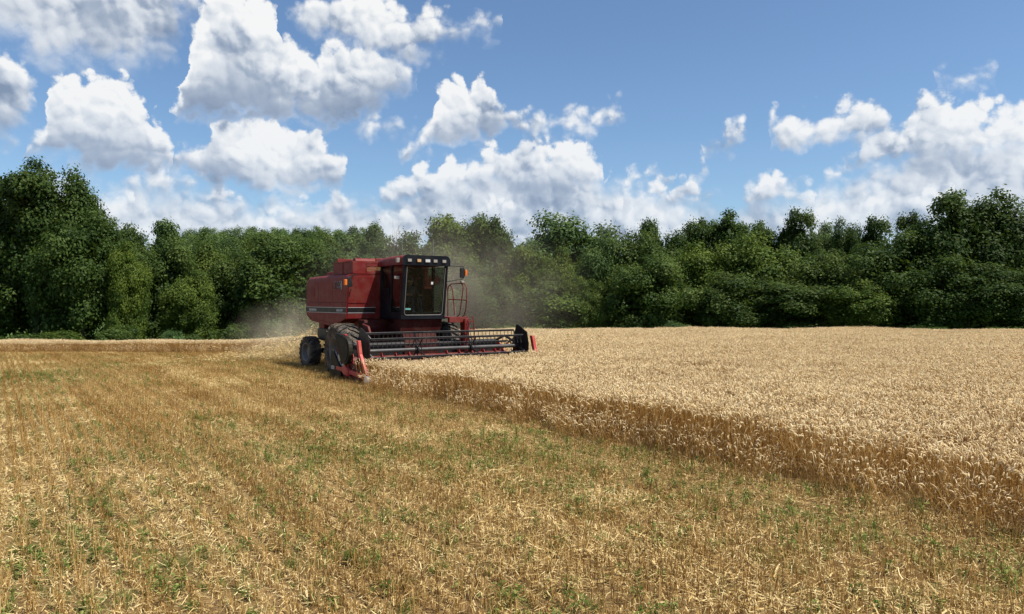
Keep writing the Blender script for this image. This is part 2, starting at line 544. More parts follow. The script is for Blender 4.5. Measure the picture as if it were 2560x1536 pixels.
# ------------------------------------------------------------------ combine harvester
class MB:
    """collects shapes into one mesh"""
    def __init__(self, off=(0, 0, 0)):
        self.v, self.f, self.off = [], [], Vector(off)

    def add(self, verts, faces):
        n = len(self.v)
        self.v += [Vector(p) for p in verts]
        self.f += [tuple(i + n for i in fc) for fc in faces]
        return self

    def box(self, x0, x1, y0, y1, z0, z1):
        vs_ = [(x, y, z) for x in (x0, x1) for y in (y0, y1) for z in (z0, z1)]
        return self.add(vs_, [(0, 1, 3, 2), (4, 6, 7, 5), (0, 4, 5, 1), (2, 3, 7, 6), (0, 2, 6, 4), (1, 5, 7, 3)])

    def prism(self, poly, a, b, axis='y'):
        """poly: outline in the two other axes (in x, y, z order), extruded from a to b along axis"""
        def p3(u, v, t):
            return {'y': (u, t, v), 'x': (t, u, v), 'z': (u, v, t)}[axis]
        n = len(poly)
        vs_ = [p3(u, v, a) for u, v in poly] + [p3(u, v, b) for u, v in poly]
        fs = [tuple(range(n)), tuple(range(2 * n - 1, n - 1, -1))]
        fs += [(i, i + n, (i + 1) % n + n, (i + 1) % n) for i in range(n)]
        return self.add(vs_, fs)

    def tube(self, pts, r, seg=8, closed=False, r_end=None):
        pts = [Vector(p) for p in pts]
        n = len(pts)
        rings = []
        up = None
        for i, p in enumerate(pts):
            d = (pts[min(i + 1, n - 1)] - pts[max(i - 1, 0)]).normalized()
            if up is None:
                up = d.orthogonal().normalized()
            up = (up - d * up.dot(d))
            up = up.normalized() if up.length > 1e-6 else d.orthogonal().normalized()
            s = d.cross(up)
            rr = r if r_end is None else r + (r_end - r) * i / max(1, n - 1)
            rings.append([p + (up * math.cos(t) + s * math.sin(t)) * rr for t in (2 * math.pi * k / seg for k in range(seg))])
        vs_ = [q for ring in rings for q in ring]
        fs = []
        for i in range(n - 1):
            for k in range(seg):
                fs.append((i * seg + k, i * seg + (k + 1) % seg, (i + 1) * seg + (k + 1) % seg, (i + 1) * seg + k))
        fs += [tuple(range(seg - 1, -1, -1)), tuple(range((n - 1) * seg, n * seg))]
        return self.add(vs_, fs)

    def cyl(self, c, axis, r, half, seg=24, r2=None):
        c = Vector(c)
        a = Vector(axis).normalized() * half
        return self.tube([c - a, c + a], r, seg, r_end=r2)

    def lathe(self, prof, c, seg=40):
        """profile of (offset along y, radius) turned about the y axis through c"""
        c = Vector(c)
        vs_, fs = [], []
        n = len(prof)
        for k in range(seg):
            t = 2 * math.pi * k / seg
            for yo, r in prof:
                vs_.append(c + Vector((r * math.cos(t), yo, r * math.sin(t))))
        for k in range(seg):
            k2 = (k + 1) % seg
            for i in range(n - 1):
                fs.append((k * n + i, k * n + i + 1, k2 * n + i + 1, k2 * n + i))
        return self.add(vs_, fs)

    def build(self, name, mat, parent=None, bevel=0.0, smooth=False):
        me = bpy.data.meshes.new(name)
        me.from_pydata([tuple(p - self.off) for p in self.v], [], self.f)
        bm = bmesh.new()
        bm.from_mesh(me)
        bmesh.ops.recalc_face_normals(bm, faces=bm.faces)
        bm.to_mesh(me)
        bm.free()
        me.materials.append(mat)
        if smooth:
            for p in me.polygons:
                p.use_smooth = True
            if hasattr(me, 'set_sharp_from_angle'):
                me.set_sharp_from_angle(angle=math.radians(35))
        o = bpy.data.objects.new(name, me)
        COL.objects.link(o)
        o.parent = parent
        if bevel:
            md = o.modifiers.new('edge', 'BEVEL')
            md.width = bevel
            md.segments = 2
            md.limit_method = 'ANGLE'
            md.angle_limit = math.radians(40)
            md.harden_normals = False
        return o


def lettering(name, text, loc, height, mat, parent, off=(0, 0, 0), xs=1.0, shear=0.0, thick=0.003):
    """raised letters on a face that looks towards -y"""
    cu = bpy.data.curves.new(name, 'FONT')
    cu.body = text
    cu.size = height / 0.7
    cu.shear = shear
    cu.extrude = thick
    cu.offset = 0.004 * height / 0.1
    tmp = bpy.data.objects.new(name + '_curve', cu)
    COL.objects.link(tmp)
    dg = bpy.context.evaluated_depsgraph_get()
    me = bpy.data.meshes.new_from_object(tmp.evaluated_get(dg))
    bpy.data.objects.remove(tmp)
    me.transform(Matrix.Translation(Vector(loc) - Vector(off)) @ Matrix.Rotation(math.radians(90), 4, 'X') @ Matrix.Diagonal((xs, 1, 1, 1)))
    me.materials.clear()
    me.materials.append(mat)
    o = bpy.data.objects.new(name, me)
    COL.objects.link(o)
    o.parent = parent
    return o


RED = paint('faded_red_paint', (0.155, 0.0085, 0.0075), 0.55, wear=0.6, fade=(0.19, 0.024, 0.019), dust=(0.17, 0.105, 0.075), dustamt=0.38)
RED2 = paint('header_red_paint', (0.42, 0.035, 0.03), 0.45, wear=0.5, fade=(0.52, 0.09, 0.08), dust=(0.38, 0.26, 0.16), dustamt=0.22)
BLACK = paint('black_paint', (0.009, 0.009, 0.010), 0.45, dust=(0.10, 0.075, 0.05), dustamt=0.2)
NAVY = paint('dark_cab_trim', (0.005, 0.0065, 0.010), 0.4, dust=(0.05, 0.04, 0.03), dustamt=0.06, spec=0.15)
SHIELD = paint('dusty_black_shield', (0.008, 0.008, 0.007), 0.5, wear=0.3, dust=(0.062, 0.05, 0.026), dustamt=0.45, spec=0.12)
STEEL = paint('worn_steel', (0.34, 0.33, 0.32), 0.40, metal=0.55, dust=(0.36, 0.28, 0.18), dustamt=0.35)
TUBE = paint('dull_reel_tube', (0.06, 0.06, 0.063), 0.42, metal=0.2, dust=(0.20, 0.16, 0.11), dustamt=0.35)
SILVER = paint('bright_point_metal', (0.72, 0.72, 0.74), 0.3, metal=0.4, dust=(0.4, 0.34, 0.26), dustamt=0.15)
RUBBER = paint('dusty_tyre_rubber', (0.020, 0.020, 0.021), 0.85, dust=(0.27, 0.205, 0.135), dustamt=0.75, scale=4.0)
RIM = paint('dull_silver_rim', (0.17, 0.165, 0.16), 0.55, metal=0.1, dust=(0.22, 0.165, 0.11), dustamt=0.5)
GREY = paint('pale_grey_line', (0.52, 0.52, 0.52), 0.5, dustamt=0.15)
DARKTXT = paint('black_lettering', (0.018, 0.018, 0.02), 0.5, dustamt=0.1)
AMBER = paint('amber_lens', (0.75, 0.16, 0.015), 0.25, dustamt=0.1)
LAMP = paint('lamp_lens', (0.30, 0.275, 0.24), 0.25, dustamt=0.15)
WHITE = paint('white_sticker', (0.75, 0.76, 0.76), 0.6, dustamt=0.05)
TEAL = paint('teal_sticker', (0.16, 0.42, 0.38), 0.6, dustamt=0.05)
SEATM = paint('seat_vinyl', (0.035, 0.034, 0.033), 0.7, dustamt=0.2)
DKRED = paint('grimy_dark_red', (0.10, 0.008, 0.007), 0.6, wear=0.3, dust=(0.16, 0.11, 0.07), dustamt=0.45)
SHADE_RED = paint('grimy_shade_red', (0.045, 0.006, 0.005), 0.7, wear=0.3, dust=(0.075, 0.05, 0.032), dustamt=0.4, spec=0.12)  # grimy red, darkened in the colour to stand for shade below cab and tank

m, g, out = material('tinted_cab_glass')
tr = g.n('ShaderNodeBsdfTransparent')
tr.inputs[0].default_value = (0.66, 0.72, 0.69, 1)
gl = g.n('ShaderNodeBsdfGlossy')
gl.inputs['Roughness'].default_value = 0.03
gl.inputs['Color'].default_value = (0.85, 0.9, 0.95, 1)
fr = g.n('ShaderNodeFresnel')
fr.inputs[0].default_value = 1.45
mx = g.n('ShaderNodeMixShader')
g.put(mx.inputs[0], g.m('MULTIPLY', fr.outputs[0], 0.45))
g.nt.links.new(tr.outputs[0], mx.inputs[1])
g.nt.links.new(gl.outputs[0], mx.inputs[2])
df = g.n('ShaderNodeBsdfDiffuse')
df.inputs[0].default_value = (0.30, 0.25, 0.18, 1)
mx2 = g.n('ShaderNodeMixShader')
tco = g.n('ShaderNodeTexCoord').outputs['Object']
g.put(mx2.inputs[0], g.m('MULTIPLY_ADD', g.smooth(g.noise(tco, 2.5, 5.0, 0.6), 0.35, 0.8), 0.018, 0.002))
g.nt.links.new(mx.outputs[0], mx2.inputs[1])
g.nt.links.new(df.outputs[0], mx2.inputs[2])
g.nt.links.new(mx2.outputs[0], out.inputs[0])
GLASS = m

m, g, out = material('mesh_screen')
tcs = g.n('ShaderNodeTexCoord').outputs['Object']
sp = g.n('ShaderNodeSeparateXYZ')
g.put(sp.inputs[0], tcs)
principled(g, out, color=(0.20, 0.02, 0.018), rough=0.6, alpha=0.62)
SCREEN = m

COMB_RZ = math.atan2(FW[1], FW[0])
comb = empty('combine_harvester', (MO[0], MO[1], 0), COMB_RZ)
tag(comb, 'red combine harvester with dark glass cab cutting the wheat', 'combine harvester')

# -- main body: rounded shoulders, sloping front, belly that rises to the rear
def body_section(x, zb, zt, half, r=0.15, slant=0.0, zref=1.92, seg=5):
    pts = [(-half, zb), (-half, zt - r)]
    pts += [(-half + r - r * math.cos(a), zt - r + r * math.sin(a)) for a in (math.pi / 2 * k / seg for k in range(1, seg + 1))]
    pts += [(half - r + r * math.sin(a), zt - r + r * math.cos(a)) for a in (math.pi / 2 * k / seg for k in range(0, seg))]
    pts += [(half, zt - r), (half, zb)]
    return [(x + slant * (z - zref), y, z) for y, z in pts]


secs = [body_section(-4.54, 2.25, 3.30, 1.58, 0.12), body_section(-4.46, 2.02, 3.44, 1.68, 0.14), body_section(-4.34, 1.93, 3.49, 1.69),
        body_section(-3.0, 1.82, 3.51, 1.69), body_section(-1.45, 1.71, 3.51, 1.69), body_section(-0.86, 1.84, 3.50, 1.69),
        body_section(-0.505, 1.92, 3.50, 1.69, slant=0.10)]
mb = MB()
n = len(secs[0])
mb.add([p for s in secs for p in s], [(i * n + k, i * n + (k + 1) % n, (i + 1) * n + (k + 1) % n, (i + 1) * n + k)
                                      for i in range(len(secs) - 1) for k in range(n)] + [tuple(range(n)), tuple(range((len(secs) - 1) * n, len(secs) * n))])
body = mb.build('body', RED, comb, smooth=True)

for s, nm in ((-1, 'side_panel'), (1, 'side_panel')):
    y0, y1 = sorted((s * 1.685, s * 1.712))
    side = MB().prism([(-4.47, 2.53), (-4.45, 3.26), (-0.30, 3.31), (-0.42, 2.50)], y0, y1).build('side_panel', RED, comb, 0.008)
    y0, y1 = sorted((s * 1.685, s * 1.725))
    low = MB().prism([(-4.50, 2.14), (-4.48, 2.505), (-0.425, 2.485), (-0.50, 1.93), (-0.85, 1.85), (-1.42, 1.745), (-4.34, 1.95)],
                     y0, y1).build('side_panel', RED, comb, 0.008)
    y0, y1 = sorted((s * 1.72, s * 1.731))
    st = MB().prism([(-4.49, 2.15), (-4.485, 2.325), (-0.455, 2.315), (-0.478, 2.145)], y0, y1).build('stripe', BLACK, comb)
    y0, y1 = sorted((s * 1.72, s * 1.734))
    MB().prism([(-4.487, 2.327), (-4.486, 2.342), (-0.452, 2.333), (-0.455, 2.317)], y0, y1).build('stripe_line', GREY, st)
    MB().prism([(-4.495, 2.132), (-4.492, 2.148), (-0.477, 2.143), (-0.480, 2.127)], y0, y1).build('stripe_line', GREY, st)
    if s < 0:
        lettering('lettering', 'CASE INTERNATIONAL', (-4.12, -1.733, 2.195), 0.075, GREY, st, xs=0.72)
        lettering('lettering', 'AXIAL-FLOW', (-1.32, -1.733, 2.185), 0.085, GREY, st, xs=0.80)
        lettering('number', '1660', (-1.53, -1.722, 2.98), 0.285, GREY, side, xs=0.86)
        lettering('number', '1660', (-1.522, -1.7265, 2.988), 0.268, DARKTXT, side, xs=0.86)
    # belly chamfer, caught by the light from the stubble
    y0, y1 = sorted((s * 1.50, s * 1.70))
    MB().prism([(-4.30, 1.935), (-1.50, 1.72), (-1.75, 1.63), (-4.02, 1.80)], y0, y1).build('belly_panel', RED, comb, 0.01)

# latches, a vent grille and door seams on the near side
for xk in (-4.25, -3.1, -1.95, -0.8):
    MB().box(xk - 0.05, xk + 0.05, -1.742, -1.727, 2.43, 2.465).build('latch', BLACK, comb, 0.004)
for xk in (-3.15, -1.75):
    MB().box(xk - 0.006, xk + 0.006, -1.7165, -1.711, 2.53, 3.25).build('door_seam', BLACK, comb)
vent = MB().box(-4.30, -3.55, -1.722, -1.711, 2.72, 3.08).build('vent_frame', RED, comb, 0.005)
for q in range(7):
    MB().box(-4.26, -3.59, -1.731, -1.7215, 2.75 + q * 0.045, 2.768 + q * 0.045).build('vent_slat', RED, vent)

# -- slanted front wall of the tank beside and behind the cab, with the stripe carried round
def on_front(z, d=0.0):
    return -0.505 + 0.10 * (z - 1.92) + d


for ya, yb in ((-1.66, -0.62), (0.95, 1.66)):
    z0, z1 = 1.935, 3.42
    fp = MB()
    for a, b in (((ya, yb), (0.001, 0.016)),):
        fp.add([(on_front(z, d), y, z) for d in b for y in a for z in (z0, z1)],
               [(0, 1, 3, 2), (4, 6, 7, 5), (0, 4, 5, 1), (2, 3, 7, 6), (0, 2, 6, 4), (1, 5, 7, 3)])
    fpo = fp.build('front_panel', RED, comb, 0.006)
    for z0, z1, mt, d1 in ((2.15, 2.318, BLACK, 0.022), (2.320, 2.334, GREY, 0.025), (2.130, 2.146, GREY, 0.025)):
        q = MB()
        q.add([(on_front(z, d), y, z) for d in (0.015, d1) for y in (ya + 0.005, yb - 0.005) for z in (z0, z1)],
              [(0, 1, 3, 2), (4, 6, 7, 5), (0, 4, 5, 1), (2, 3, 7, 6), (0, 2, 6, 4), (1, 5, 7, 3)])
        q.build('stripe', mt, fpo)
    q = MB()
    q.add([(on_front(z, d), y, z) for d in (0.015, 0.03) for y in (ya + 0.003, yb - 0.003) for z in (2.485, 2.505)],
          [(0, 1, 3, 2), (4, 6, 7, 5), (0, 4, 5, 1), (2, 3, 7, 6), (0, 2, 6, 4), (1, 5, 7, 3)])
    q.build('seam', RED, fpo)

# -- grain tank extension: four sheets round an open tank
tank_y = 1.50
for s in (-1, 1):
    y0, y1 = sorted((s * (tank_y - 0.02), s * tank_y))
    tp = MB().box(-2.18, -0.40, y0, y1, 3.52, 3.97).build('tank_panel', RED, comb, 0.004)
    y0, y1 = sorted((s * (tank_y + 0.001), s * (tank_y + 0.02)))
    MB().box(-2.19, -0.39, y0, y1, 3.93, 3.975).build('rim_strip', RED, tp)
    MB().box(-1.30, -1.26, y0, y1, 3.53, 3.925).build('rib', RED, tp)
tp = MB().box(-2.18, -2.16, -1.478, 1.478, 3.52, 3.97).build('tank_panel', RED, comb)
tp = MB().box(-0.42, -0.40, -1.478, -0.98, 3.52, 3.97).box(-0.42, -0.40, -0.98, 1.478, 3.52, 3.60).box(-0.42, -0.40, -0.98, 1.478, 3.90, 3.97) \
    .build('tank_panel', RED, comb, 0.004)
MB().box(-0.415, -0.405, -0.978, 1.476, 3.602, 3.898).build('mesh_screen', SCREEN, tp)
for yy in (-0.98, -0.40, 0.2, 0.8):
    MB().box(-0.398, -0.378, yy - 0.012, yy + 0.012, 3.60, 3.90).build('rib', RED, tp)
for zz in (3.70, 3.80):
    MB().box(-0.397, -0.385, -0.96, 1.476, zz - 0.006, zz + 0.006).build('rail', RED, tp)
MB().box(-2.14, -0.44, -1.46, 1.46, 3.515, 3.56).build('tank_floor', DKRED, comb)
# grain heap inside, cross tube, flaps, engine deck boxes
MB().add([(-2.1, -1.4, 3.6), (-0.5, -1.4, 3.6), (-0.5, 1.4, 3.6), (-2.1, 1.4, 3.6), (-1.3, 0, 3.90)],
         [(0, 1, 4), (1, 2, 4), (2, 3, 4), (3, 0, 4)]).build('grain_heap', paint('grain', (0.42, 0.25, 0.10), 0.9, scale=20), comb)
tb = MB().tube([(-1.55, -0.95, 3.99), (-1.55, 0.6, 4.01)], 0.145, 20).build('cross_tube', RED, comb, smooth=True)
MB().cyl((-1.55, -0.953, 3.99), (0, 1, 0), 0.125, 0.004, 20).build('mouth_shade', BLACK, tb)  # black disc on the capped end, painted shade of a hollow tube
MB().box(-2.05, -1.98, -1.42, -0.72, 3.90, 4.12).build('tank_flap', RED, comb, 0.01)
MB().box(-1.05, -0.98, -0.35, 0.75, 3.90, 4.13).build('tank_flap', RED, comb, 0.01)
eb = MB().box(-3.25, -2.32, -1.35, -0.55, 3.49, 3.66).build('engine_box', RED, comb, 0.02)
MB().box(-2.319, -2.305, -1.28, -0.62, 3.53, 3.64).build('opening_shade', BLACK, eb)  # flat black plate, stands for the shade inside an opening
MB().cyl((-4.60, -1.12, 2.98), (1, 0, 0), 0.40, 0.10, 28).build('air_screen', BLACK, comb, 0.04, smooth=True)
MB().tube([(-3.6, 0.9, 3.4), (-3.6, 0.9, 4.05), (-3.7, 0.9, 4.14)], 0.07, 12).build('exhaust_pipe', STEEL, comb, smooth=True)
# unloading auger folded back along the left side
MB().tube([(-0.6, 1.95, 3.35), (-5.6, 1.95, 3.25)], 0.17, 16).build('unloading_auger', RED, comb, smooth=True)

# -- underside, straw hood, axles
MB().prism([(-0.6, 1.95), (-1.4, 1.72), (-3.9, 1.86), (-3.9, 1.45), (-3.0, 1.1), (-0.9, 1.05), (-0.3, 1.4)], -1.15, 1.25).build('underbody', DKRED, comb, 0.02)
MB().box(-4.10, -3.55, -1.35, 1.35, 1.42, 1.93).build('straw_hood', RED, comb, 0.03)
MB().prism([(-4.05, 1.50), (-3.0, 1.50), (-2.7, 1.30), (-2.9, 1.02), (-3.95, 1.05), (-4.12, 1.25)], -1.42, 1.42).build('chaff_box', BLACK, comb, 0.03)
MB().box(-0.18, 0.18, -1.7, 1.7, 0.72, 1.12).build('front_axle', DKRED, comb, 0.02)
MB().tube([(-4.05, -1.45, 0.62), (-4.05, 1.45, 0.62)], 0.11, 12).box(-4.15, -3.95, -0.5, 0.5, 0.6, 1.2).build('rear_axle', BLACK, comb)
MB().box(-3.95, 0.35, -1.0, -0.86, 1.0, 1.22).box(-3.95, 0.35, 0.98, 1.12, 1.0, 1.22).build('chassis_rail', DKRED, comb)
# gearbox cover and guards between tyre and feeder
MB().prism([(-0.45, 1.90), (0.10, 1.90), (0.30, 1.62), (0.25, 1.30), (-0.2, 1.30)], -1.30, -0.72).build('drive_guard', SHADE_RED, comb, 0.03)
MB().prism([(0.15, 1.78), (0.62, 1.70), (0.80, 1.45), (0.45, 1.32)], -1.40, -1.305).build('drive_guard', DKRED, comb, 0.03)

# -- wheels
def wheel(c, r_out, width, r_rim, nlug, name='wheel', steer=0.0):
    """outer face looks along -y when c[1] < 0"""
    s = -1 if c[1] < 0 else 1
    root = empty(name, c)
    root.parent = comb
    root.rotation_euler = (0, 0, steer)
    hw = width / 2
    rc = r_out * 0.945
    prof = [(-hw * 0.86, r_rim), (-hw, r_rim + (rc - r_rim) * 0.45), (-hw * 0.97, rc * 0.90), (-hw * 0.80, rc * 0.975), (-hw * 0.4, rc), (0, rc * 1.003),
            (hw * 0.4, rc), (hw * 0.80, rc * 0.975), (hw * 0.97, rc * 0.90), (hw, r_rim + (rc - r_rim) * 0.45), (hw * 0.86, r_rim)]
    tyre = MB().lathe(prof, (0, 0, 0), 56).build('tyre', RUBBER, root, smooth=True)
    lug = MB()
    for side in (-1, 1):
        for k in range(nlug):
            t0 = 2 * math.pi * (k + (0.5 if side > 0 else 0)) / nlug
            dt = 2 * math.pi / nlug
            vs_, wdt = [], dt * 0.30
            path = [(0.02, 0.55, 1.0, 1.0), (0.45, 0.28, 0.997, 1.0), (0.86, 0.0, 0.97, 0.985), (1.0, -0.08, 0.885, 0.93)]
            for f_, sh, rl, rt in path:
                for a_ in (-wdt / 2, wdt / 2):
                    for rr in (rc * rl - 0.02, r_out * rt):
                        t = t0 + sh * dt * 1.35 + a_
                        vs_.append((rr * math.cos(t), side * hw * f_, rr * math.sin(t)))
            fs = []
            for i in range(3):
                b = i * 4
                fs += [(b, b + 4, b + 5, b + 1), (b + 2, b + 3, b + 7, b + 6), (b + 1, b + 5, b + 7, b + 3), (b, b + 2, b + 6, b + 4)]
            fs += [(0, 1, 3, 2), (12, 14, 15, 13)]
            lug.add(vs_, fs)
    lug.build('tread', RUBBER, root)
    rp = [(s * hw * 0.87, r_rim + 0.015), (s * hw * 0.90, r_rim - 0.005), (s * hw * 0.80, r_rim - 0.035), (s * hw * 0.30, r_rim * 0.86),
          (s * hw * 0.10, r_rim * 0.80), (s * hw * 0.06, r_rim * 0.42), (s * hw * 0.22, r_rim * 0.40), (s * hw * 0.24, 0.0)]
    MB().lathe(rp, (0, 0, 0), 40).build('rim', RIM, root, smooth=True)
    nut_me = None
    for k in range(8):
        t = 2 * math.pi * k / 8
        if nut_me is None:
            o = MB().cyl((0, 0, 0), (0, 1, 0), 0.02, 0.02, 6).build('wheel_nut', STEEL, root)
            nut_me = o.data
        else:
            o = bpy.data.objects.new('wheel_nut', nut_me)
            COL.objects.link(o)
            o.parent = root
        o.location = (r_rim * 0.30 * math.cos(t), s * hw * 0.26, r_rim * 0.30 * math.sin(t))
    return root


wheel((0.0, -2.02, 0.895), 0.905, 0.76, 0.42, 21)
wheel((0.0, 1.88, 0.895), 0.905, 0.76, 0.42, 21)
wheel((-4.02, -1.72, 0.595), 0.605, 0.46, 0.345, 19, steer=math.radians(4))
wheel((-4.02, 1.72, 0.595), 0.605, 0.46, 0.345, 19, steer=math.radians(4))

# -- cab
CY0, CY1 = -0.46, 1.26
def wf(z):      # windscreen plane leans forward at the top
    return 1.25 + 0.145 * (z - 1.97)


zb, zt = 1.97, 3.78
def bar(mbd, a, b, hx, hy):
    """square bar from a to b, half sizes hx (x) and hy (y)"""
    a, b = Vector(a), Vector(b)
    vert = abs(b.z - a.z) > max(abs(b.x - a.x), abs(b.y - a.y))
    if vert:
        o = [(-hx, -hy, 0), (hx, -hy, 0), (hx, hy, 0), (-hx, hy, 0)]
    elif abs(b.y - a.y) > abs(b.x - a.x):
        o = [(-hx, 0, -hy), (hx, 0, -hy), (hx, 0, hy), (-hx, 0, hy)]
    else:
        o = [(0, -hx, -hy), (0, hx, -hy), (0, hx, hy), (0, -hx, hy)]
    vs_ = [a + Vector(q) for q in o] + [b + Vector(q) for q in o]
    mbd.add(vs_, [(0, 1, 2, 3), (7, 6, 5, 4)] + [(i, i + 4, (i + 1) % 4 + 4, (i + 1) % 4) for i in range(4)])


for yy in (CY0 + 0.05, CY1 - 0.05):
    fr_ = MB()
    bar(fr_, (wf(zb) - 0.06, yy, zb), (wf(zt) - 0.06, yy, zt), 0.055, 0.05)
    fr_.build('cab_pillar', NAVY, comb, 0.012)
    fr_ = MB()
    bar(fr_, (0.42, yy, zb + 0.2), (0.52, yy, zt), 0.05, 0.045)
    fr_.build('cab_pillar', NAVY, comb, 0.012)
    fr_ = MB()
    bar(fr_, (-0.34, yy, 1.99), (-0.30, yy, zt), 0.06, 0.05)
    fr_.build('cab_pillar', NAVY, comb, 0.012)
fr_ = MB()
bar(fr_, (wf(zb) - 0.05, CY0, zb + 0.02), (wf(zb) - 0.05, CY1, zb + 0.02), 0.06, 0.07)
fr_.build('cab_sill', NAVY, comb, 0.012)
# cab floor and the dark skirt below the doors
MB().box(-0.36, 1.22, CY0 + 0.02, CY1 - 0.02, 1.93, 1.985).build('cab_floor', NAVY, comb)
for yy, s in ((CY0, -1), (CY1, 1)):
    y0, y1 = sorted((yy + s * 0.004, yy - s * 0.03))
    MB().prism([(-0.38, 1.95), (1.20, 1.95), (1.27, 2.16), (0.40, 2.18), (0.30, 3.02), (-0.38, 3.02)], y0, y1).build('door_panel', NAVY, comb, 0.008)
    yc = yy - s * 0.035
    gy0, gy1 = yc - 0.004, yc + 0.004
    MB().prism([(0.38, 2.20), (1.24, 2.19), (1.42, 3.76), (0.52, 3.76)], gy0, gy1).build('side_window', GLASS, comb)
    MB().prism([(-0.30, 3.05), (0.40, 3.05), (0.46, 3.76), (-0.28, 3.76)], gy0, gy1).build('side_window', GLASS, comb)
# windscreen with its light rubber seal
ws = MB()
yl, yr = CY0 + 0.10, CY1 - 0.10
ws.add([(wf(z) - 0.02 + d, y, z) for d in (0, 0.008) for y in (yl, yr) for z in (2.05, 3.74)],
       [(0, 1, 3, 2), (4, 6, 7, 5), (0, 4, 5, 1), (2, 3, 7, 6), (0, 2, 6, 4), (1, 5, 7, 3)])
wso = ws.build('windscreen', GLASS, comb)
seal = MB()
rr_ = 0.10
path = [(yl + 0.02, 3.70), (yl + 0.02, 2.07 + rr_)] + [(yl + 0.02 + rr_ - rr_ * math.cos(a), 2.07 + rr_ - rr_ * math.sin(a)) for a in (math.pi / 8, math.pi / 4, 3 * math.pi / 8)]
path += [(yl + 0.02 + rr_, 2.07), (yr - 0.02 - rr_, 2.07)]
path += [(yr - 0.02 - rr_ + rr_ * math.sin(a), 2.07 + rr_ - rr_ * math.cos(a)) for a in (math.pi / 8, math.pi / 4, 3 * math.pi / 8)] + [(yr - 0.02, 2.07 + rr_), (yr - 0.02, 3.70)]
seal.tube([(wf(z) + 0.0, y, z) for y, z in path], 0.011, 6)
seal.build('seal', STEEL, wso)
MB().add([(wf(z) - 0.005 + d, y, z) for d in (0, 0.003) for y in (0.62, 0.70) for z in (3.13, 3.22)],
         [(0, 1, 3, 2), (4, 6, 7, 5), (0, 4, 5, 1), (2, 3, 7, 6), (0, 2, 6, 4), (1, 5, 7, 3)]).build('sticker', WHITE, wso)
MB().add([(wf(z) - 0.005 + d, y, z) for d in (0, 0.003) for y in (-0.31, -0.10) for z in (2.25, 2.31)],
         [(0, 1, 3, 2), (4, 6, 7, 5), (0, 4, 5, 1), (2, 3, 7, 6), (0, 2, 6, 4), (1, 5, 7, 3)]).build('sticker', TEAL, wso)
MB().tube([(1.50, 0.66, 3.74), (1.49, 0.92, 3.35), (1.46, 1.06, 3.10)], 0.012, 6).build('wiper', BLACK, wso)
# rear wall of the cab with its window
MB().box(-0.37, -0.345, CY0 + 0.06, 0.05, 1.99, 3.78).box(-0.37, -0.345, 0.80, CY1 - 0.06, 1.99, 3.78).box(-0.37, -0.345, 0.05, 0.80, 1.99, 2.95).build('rear_wall', NAVY, comb)
MB().box(-0.362, -0.354, 0.05, 0.80, 2.95, 3.78).build('rear_window', GLASS, comb)
# roof: rounded red shell, black visor in front
def roof_sec(x, zt_, half, zb_=3.79, r=0.16, cy=(CY0 + CY1) / 2, seg=5):
    p = [(-half, zb_), (-half, zt_ - r)]
    p += [(-half + r - r * math.cos(a), zt_ - r + r * math.sin(a)) for a in (math.pi / 2 * k / seg for k in range(1, seg + 1))]
    p += [(half - r + r * math.sin(a), zt_ - r + r * math.cos(a)) for a in (math.pi / 2 * k / seg for k in range(0, seg))]
    p += [(half, zt_ - r), (half, zb_)]
    return [(x, cy + y, z) for y, z in p]


rs = [roof_sec(-0.52, 3.98, 0.90, r=0.10), roof_sec(-0.42, 4.06, 0.93), roof_sec(0.3, 4.11, 0.93), roof_sec(1.2, 4.12, 0.92), roof_sec(1.46, 4.11, 0.90), roof_sec(1.52, 4.09, 0.885)]
n = len(rs[0])
roof = MB().add([p for s in rs for p in s], [(i * n + k, i * n + (k + 1) % n, (i + 1) * n + (k + 1) % n, (i + 1) * n + k)
                                             for i in range(len(rs) - 1) for k in range(n)] + [tuple(range(n)), tuple(range((len(rs) - 1) * n, len(rs) * n))]).build('roof', RED, comb, smooth=True)
MB().prism([(y, z) for _, y, z in roof_sec(1.53, 4.125, 0.925, zb_=3.77, r=0.17)], 1.50, 1.545, axis='x').build('visor', NAVY, roof, 0.008)
for k, (yy, mt) in enumerate(((-0.28, LAMP), (0.08, AMBER), (0.41, GREY), (0.71, LAMP), (1.06, LAMP))):
    wdt = 0.072 if k != 2 else 0.09
    MB().box(1.546, 1.575, yy - wdt - 0.015, yy + wdt + 0.015, 3.87, 3.995).build('lamp_housing', BLACK, roof, 0.01)
    MB().box(1.576, 1.584, yy - wdt, yy + wdt, 3.885, 3.98).build('roof_lamp', mt if k != 1 else paint('amber_dull', (0.55, 0.33, 0.16), 0.3), roof, 0.004)
# work lamp on the roof edge, aerials
MB().box(1.18, 1.30, CY0 - 0.16, CY0 - 0.05, 3.86, 4.02).build('work_lamp', LAMP, comb, 0.012)
MB().tube([(1.24, CY0 - 0.05, 3.86), (1.24, CY0 + 0.02, 3.82)], 0.015, 6).build('lamp_bracket', BLACK, comb)
MB().box(1.30, 1.40, 1.30, 1.42, 3.86, 4.0).build('work_lamp', BLACK, comb, 0.02)
MB().tube([(0.6, -0.05, 4.10), (0.58, -0.06, 4.55)], 0.006, 5).build('aerial', STEEL, comb)
MB().tube([(0.9, 1.0, 4.10), (0.86, 1.02, 4.75)], 0.006, 5).build('aerial', STEEL, comb)
